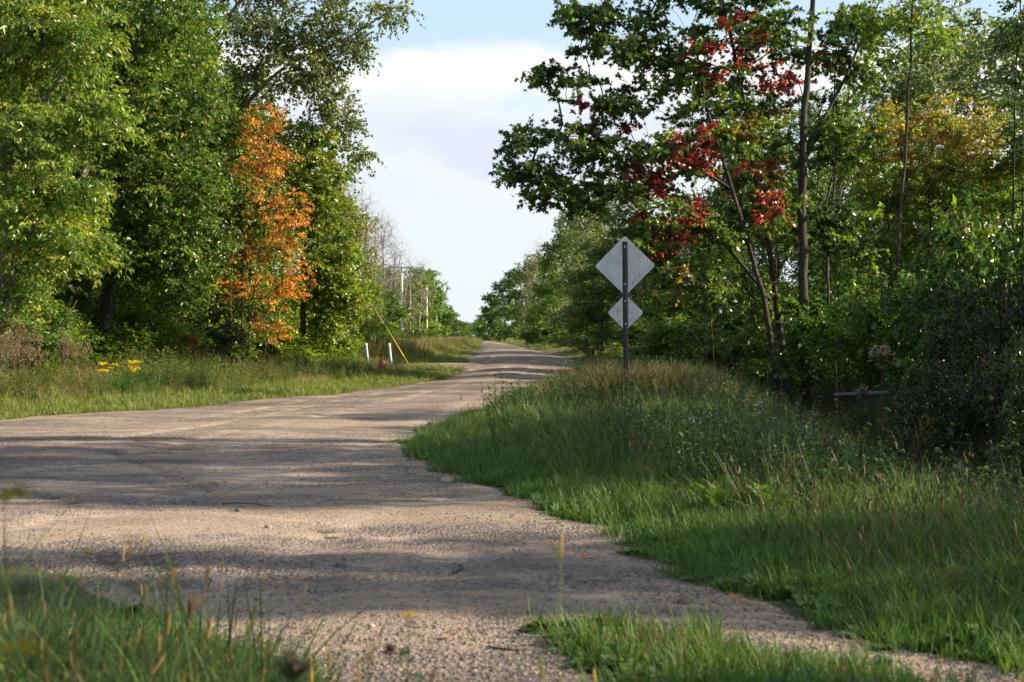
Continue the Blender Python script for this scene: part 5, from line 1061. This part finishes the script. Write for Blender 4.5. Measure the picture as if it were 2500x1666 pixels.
# tufts
def tuft(label, px, d, mesh, s, sz=1.0): 
    x = X(px, d); o = link('grass_tuft', mesh, None, (x, d, gz(x, d))); o.scale = (s, s, s * sz); return tag(o, label, 'grass tuft')
bigt = clump(300, 190, .9, .34, .012, .75, [(.06, .15, .02), (.08, .17, .025), (.05, .12, .02)], 5)
tuft('lush deep green grass tuft hanging over the left road edge below the goldenrod', 300, 28.5, bigt, 1.0)
tuft('smaller green tuft just right of the lush one', 372, 29.5, bigt, .6)
rt = clump(301, 420, .92, .42, .016, .95, [(.24, .11, .065), (.20, .10, .06), (.28, .18, .10), (.07, .14, .025)], 5, [.3, .25, .2, .25])
gt_ = clump(302, 240, .85, .28, .012, .6, [(.07, .14, .025), (.10, .17, .03), (.2, .17, .06)], 5)
tuft('reddish brown grass tuft at the foot of the sign post', 1500, 22.6, rt, 1.15); tuft('reddish brown tuft to the right of the sign post', 1640, 21.8, rt, 1.05); tuft('green leafy tuft hiding the base of the sign post', 1532, 24.6, gt_, 1.05); tuft('straw-coloured tuft far right of the sign post', 1730, 24.0, rt, .8); tuft('brown tuft left of the sign post in front of the green one', 1430, 23.6, rt, .8)
tuft('green tuft left of the sign post', 1455, 26.0, gt_, .8); tuft('green-gold tuft between the sign post and the second brown one', 1590, 25.2, gt_, .85)

dt = clump(303, 70, .62, .22, .012, .7, DR + [(.14, .17, .04)], 4, heads=.3)
for px, d, s_, lab in ((918, 45.5, .8, 'dry tuft against the left side of the hydrant'), (948, 45.6, .7, 'dry tuft against the right side of the hydrant'), (934, 45.0, .5, 'short dry tuft in front of the hydrant'), (975, 47, .9, 'dry tuft between hydrant and driveway')): tuft(lab, px, d, dt, s_)
# near plants out of focus
for i, (px, py, d, c, lab) in enumerate([(405, 1392, 4.2, (.55, .36, .06), 'tallest golden foxtail in the near left corner'), (346, 1440, 3.9, (.50, .36, .12), 'pale foxtail left of the tallest golden one'), (465, 1468, 4.3, (.09, .06, .05), 'dark foxtail right of the tallest golden one'),
        (478, 1460, 4.1, (.40, .26, .14), 'tan foxtail beside the dark one'), (1290, 1325, 3.3, (.42, .30, .10), 'lone blurred foxtail standing over the middle of the gravel'), (575, 1580, 4.3, (.45, .33, .12), 'foxtail low over the gravel edge'), (625, 1572, 4.3, (.40, .30, .12), 'foxtail next to the low one by the gravel edge'),
        (20, 1590, 2.9, (.50, .36, .08), 'blurred golden foxtail in the bottom left corner'), (1487, 1640, 3.6, (.52, .38, .08), 'golden foxtail poking up through the near ground cover'), (1315, 1610, 3.4, (.25, .28, .06), 'thin green spike left of the near ground cover'),
        (790, 1590, 4.0, (.38, .30, .08), 'small foxtail left of the yellow flower plant'), (760, 1612, 3.9, (.35, .28, .08), 'smallest foxtail beside the brown seed head'), (310, 1560, 3.2, (.45, .3, .1), 'reddish foxtail in the near grass'), (530, 1400, 4.4, (.36, .25, .12), 'faint tan foxtail above the gravel'), (860, 1620, 3.7, (.4, .3, .1), 'short foxtail nearest the yellow flower plant')]):
    x = X(px, d); weed_thing('foxtail_grass', lab, 'grass', px, d, Z(py, d) - gz(x, d) - .04, 1, .16, .007, (.10, .15, .04), 'spike', c, .055, 'foxtails in the foreground', leaves=3, seed=20 + i, stem_r=.0021, stemcol=(.26, .27, .09), lean=.06, leaf_up=1.4)
d = 2.7
weed_thing('yellow_flower', 'blurred plant with small yellow flower poking up at the bottom of the photo', 'wildflower', 985, d, Z(1510, d) - gz(X(985, d), d), 1, .07, .03, (.07, .13, .03), 'plume', (.80, .55, .015), .017, leaves=26, seed=50, lean=.02, stem_r=.0035)
weed_thing('leafy_weed', 'blurred leafy weed under the yellow flower', 'plant', 915, d, Z(1580, d) - gz(X(915, d), d), 5, .06, .025, (.06, .12, .03), None, leaves=22, seed=51, lean=.05, stem_r=.003, spread=.05)
weed_thing('seed_head', 'blurred dark brown seed head beside the yellow flower', 'plant', 958, 2.5, Z(1585, 2.5) - gz(X(958, 2.5), 2.5), 1, .04, .01, (.06, .1, .03), 'ball', (.05, .03, .02), .009, leaves=4, seed=52, lean=.02, stem_r=.0015)
weed_thing('seed_head', 'large blurred grey-brown seed head at the bottom edge of the photo', 'plant', 715, 2.3, Z(1640, 2.3) - gz(X(715, 2.3), 2.3), 2, .04, .01, (.06, .1, .03), 'dome', (.17, .13, .09), .03, leaves=4, seed=53, lean=.02, stem_r=.002, spread=.02)
weed_thing('tall_weed', 'tall thin wiry weed rising over the gravel at the left edge', 'weed', 10, 3.6, Z(1110, 3.6) - gz(X(10, 3.6), 3.6), 3, .035, .006, (.05, .10, .03), None, leaves=14, seed=54, lean=.035, stem_r=.0022, stemcol=(.04, .07, .03), spread=.06)
weed_thing('goldenrod', 'blurred yellow-green plume at the left edge over the gravel', 'wildflower', 12, 2.2, Z(1215, 2.2) - gz(X(12, 2.2), 2.2), 1, .05, .012, (.08, .14, .03), 'plume', (.30, .27, .04), .035, leaves=22, seed=55, lean=.01, stem_r=.002)
weed_thing('goldenrod', 'blurred yellow-green plume low in the bottom left corner', 'wildflower', 25, 2.4, Z(1600, 2.4) - gz(X(25, 2.4), 2.4), 2, .05, .012, (.09, .15, .03), 'plume', (.35, .33, .04), .05, leaves=16, seed=56, lean=.02, stem_r=.002)
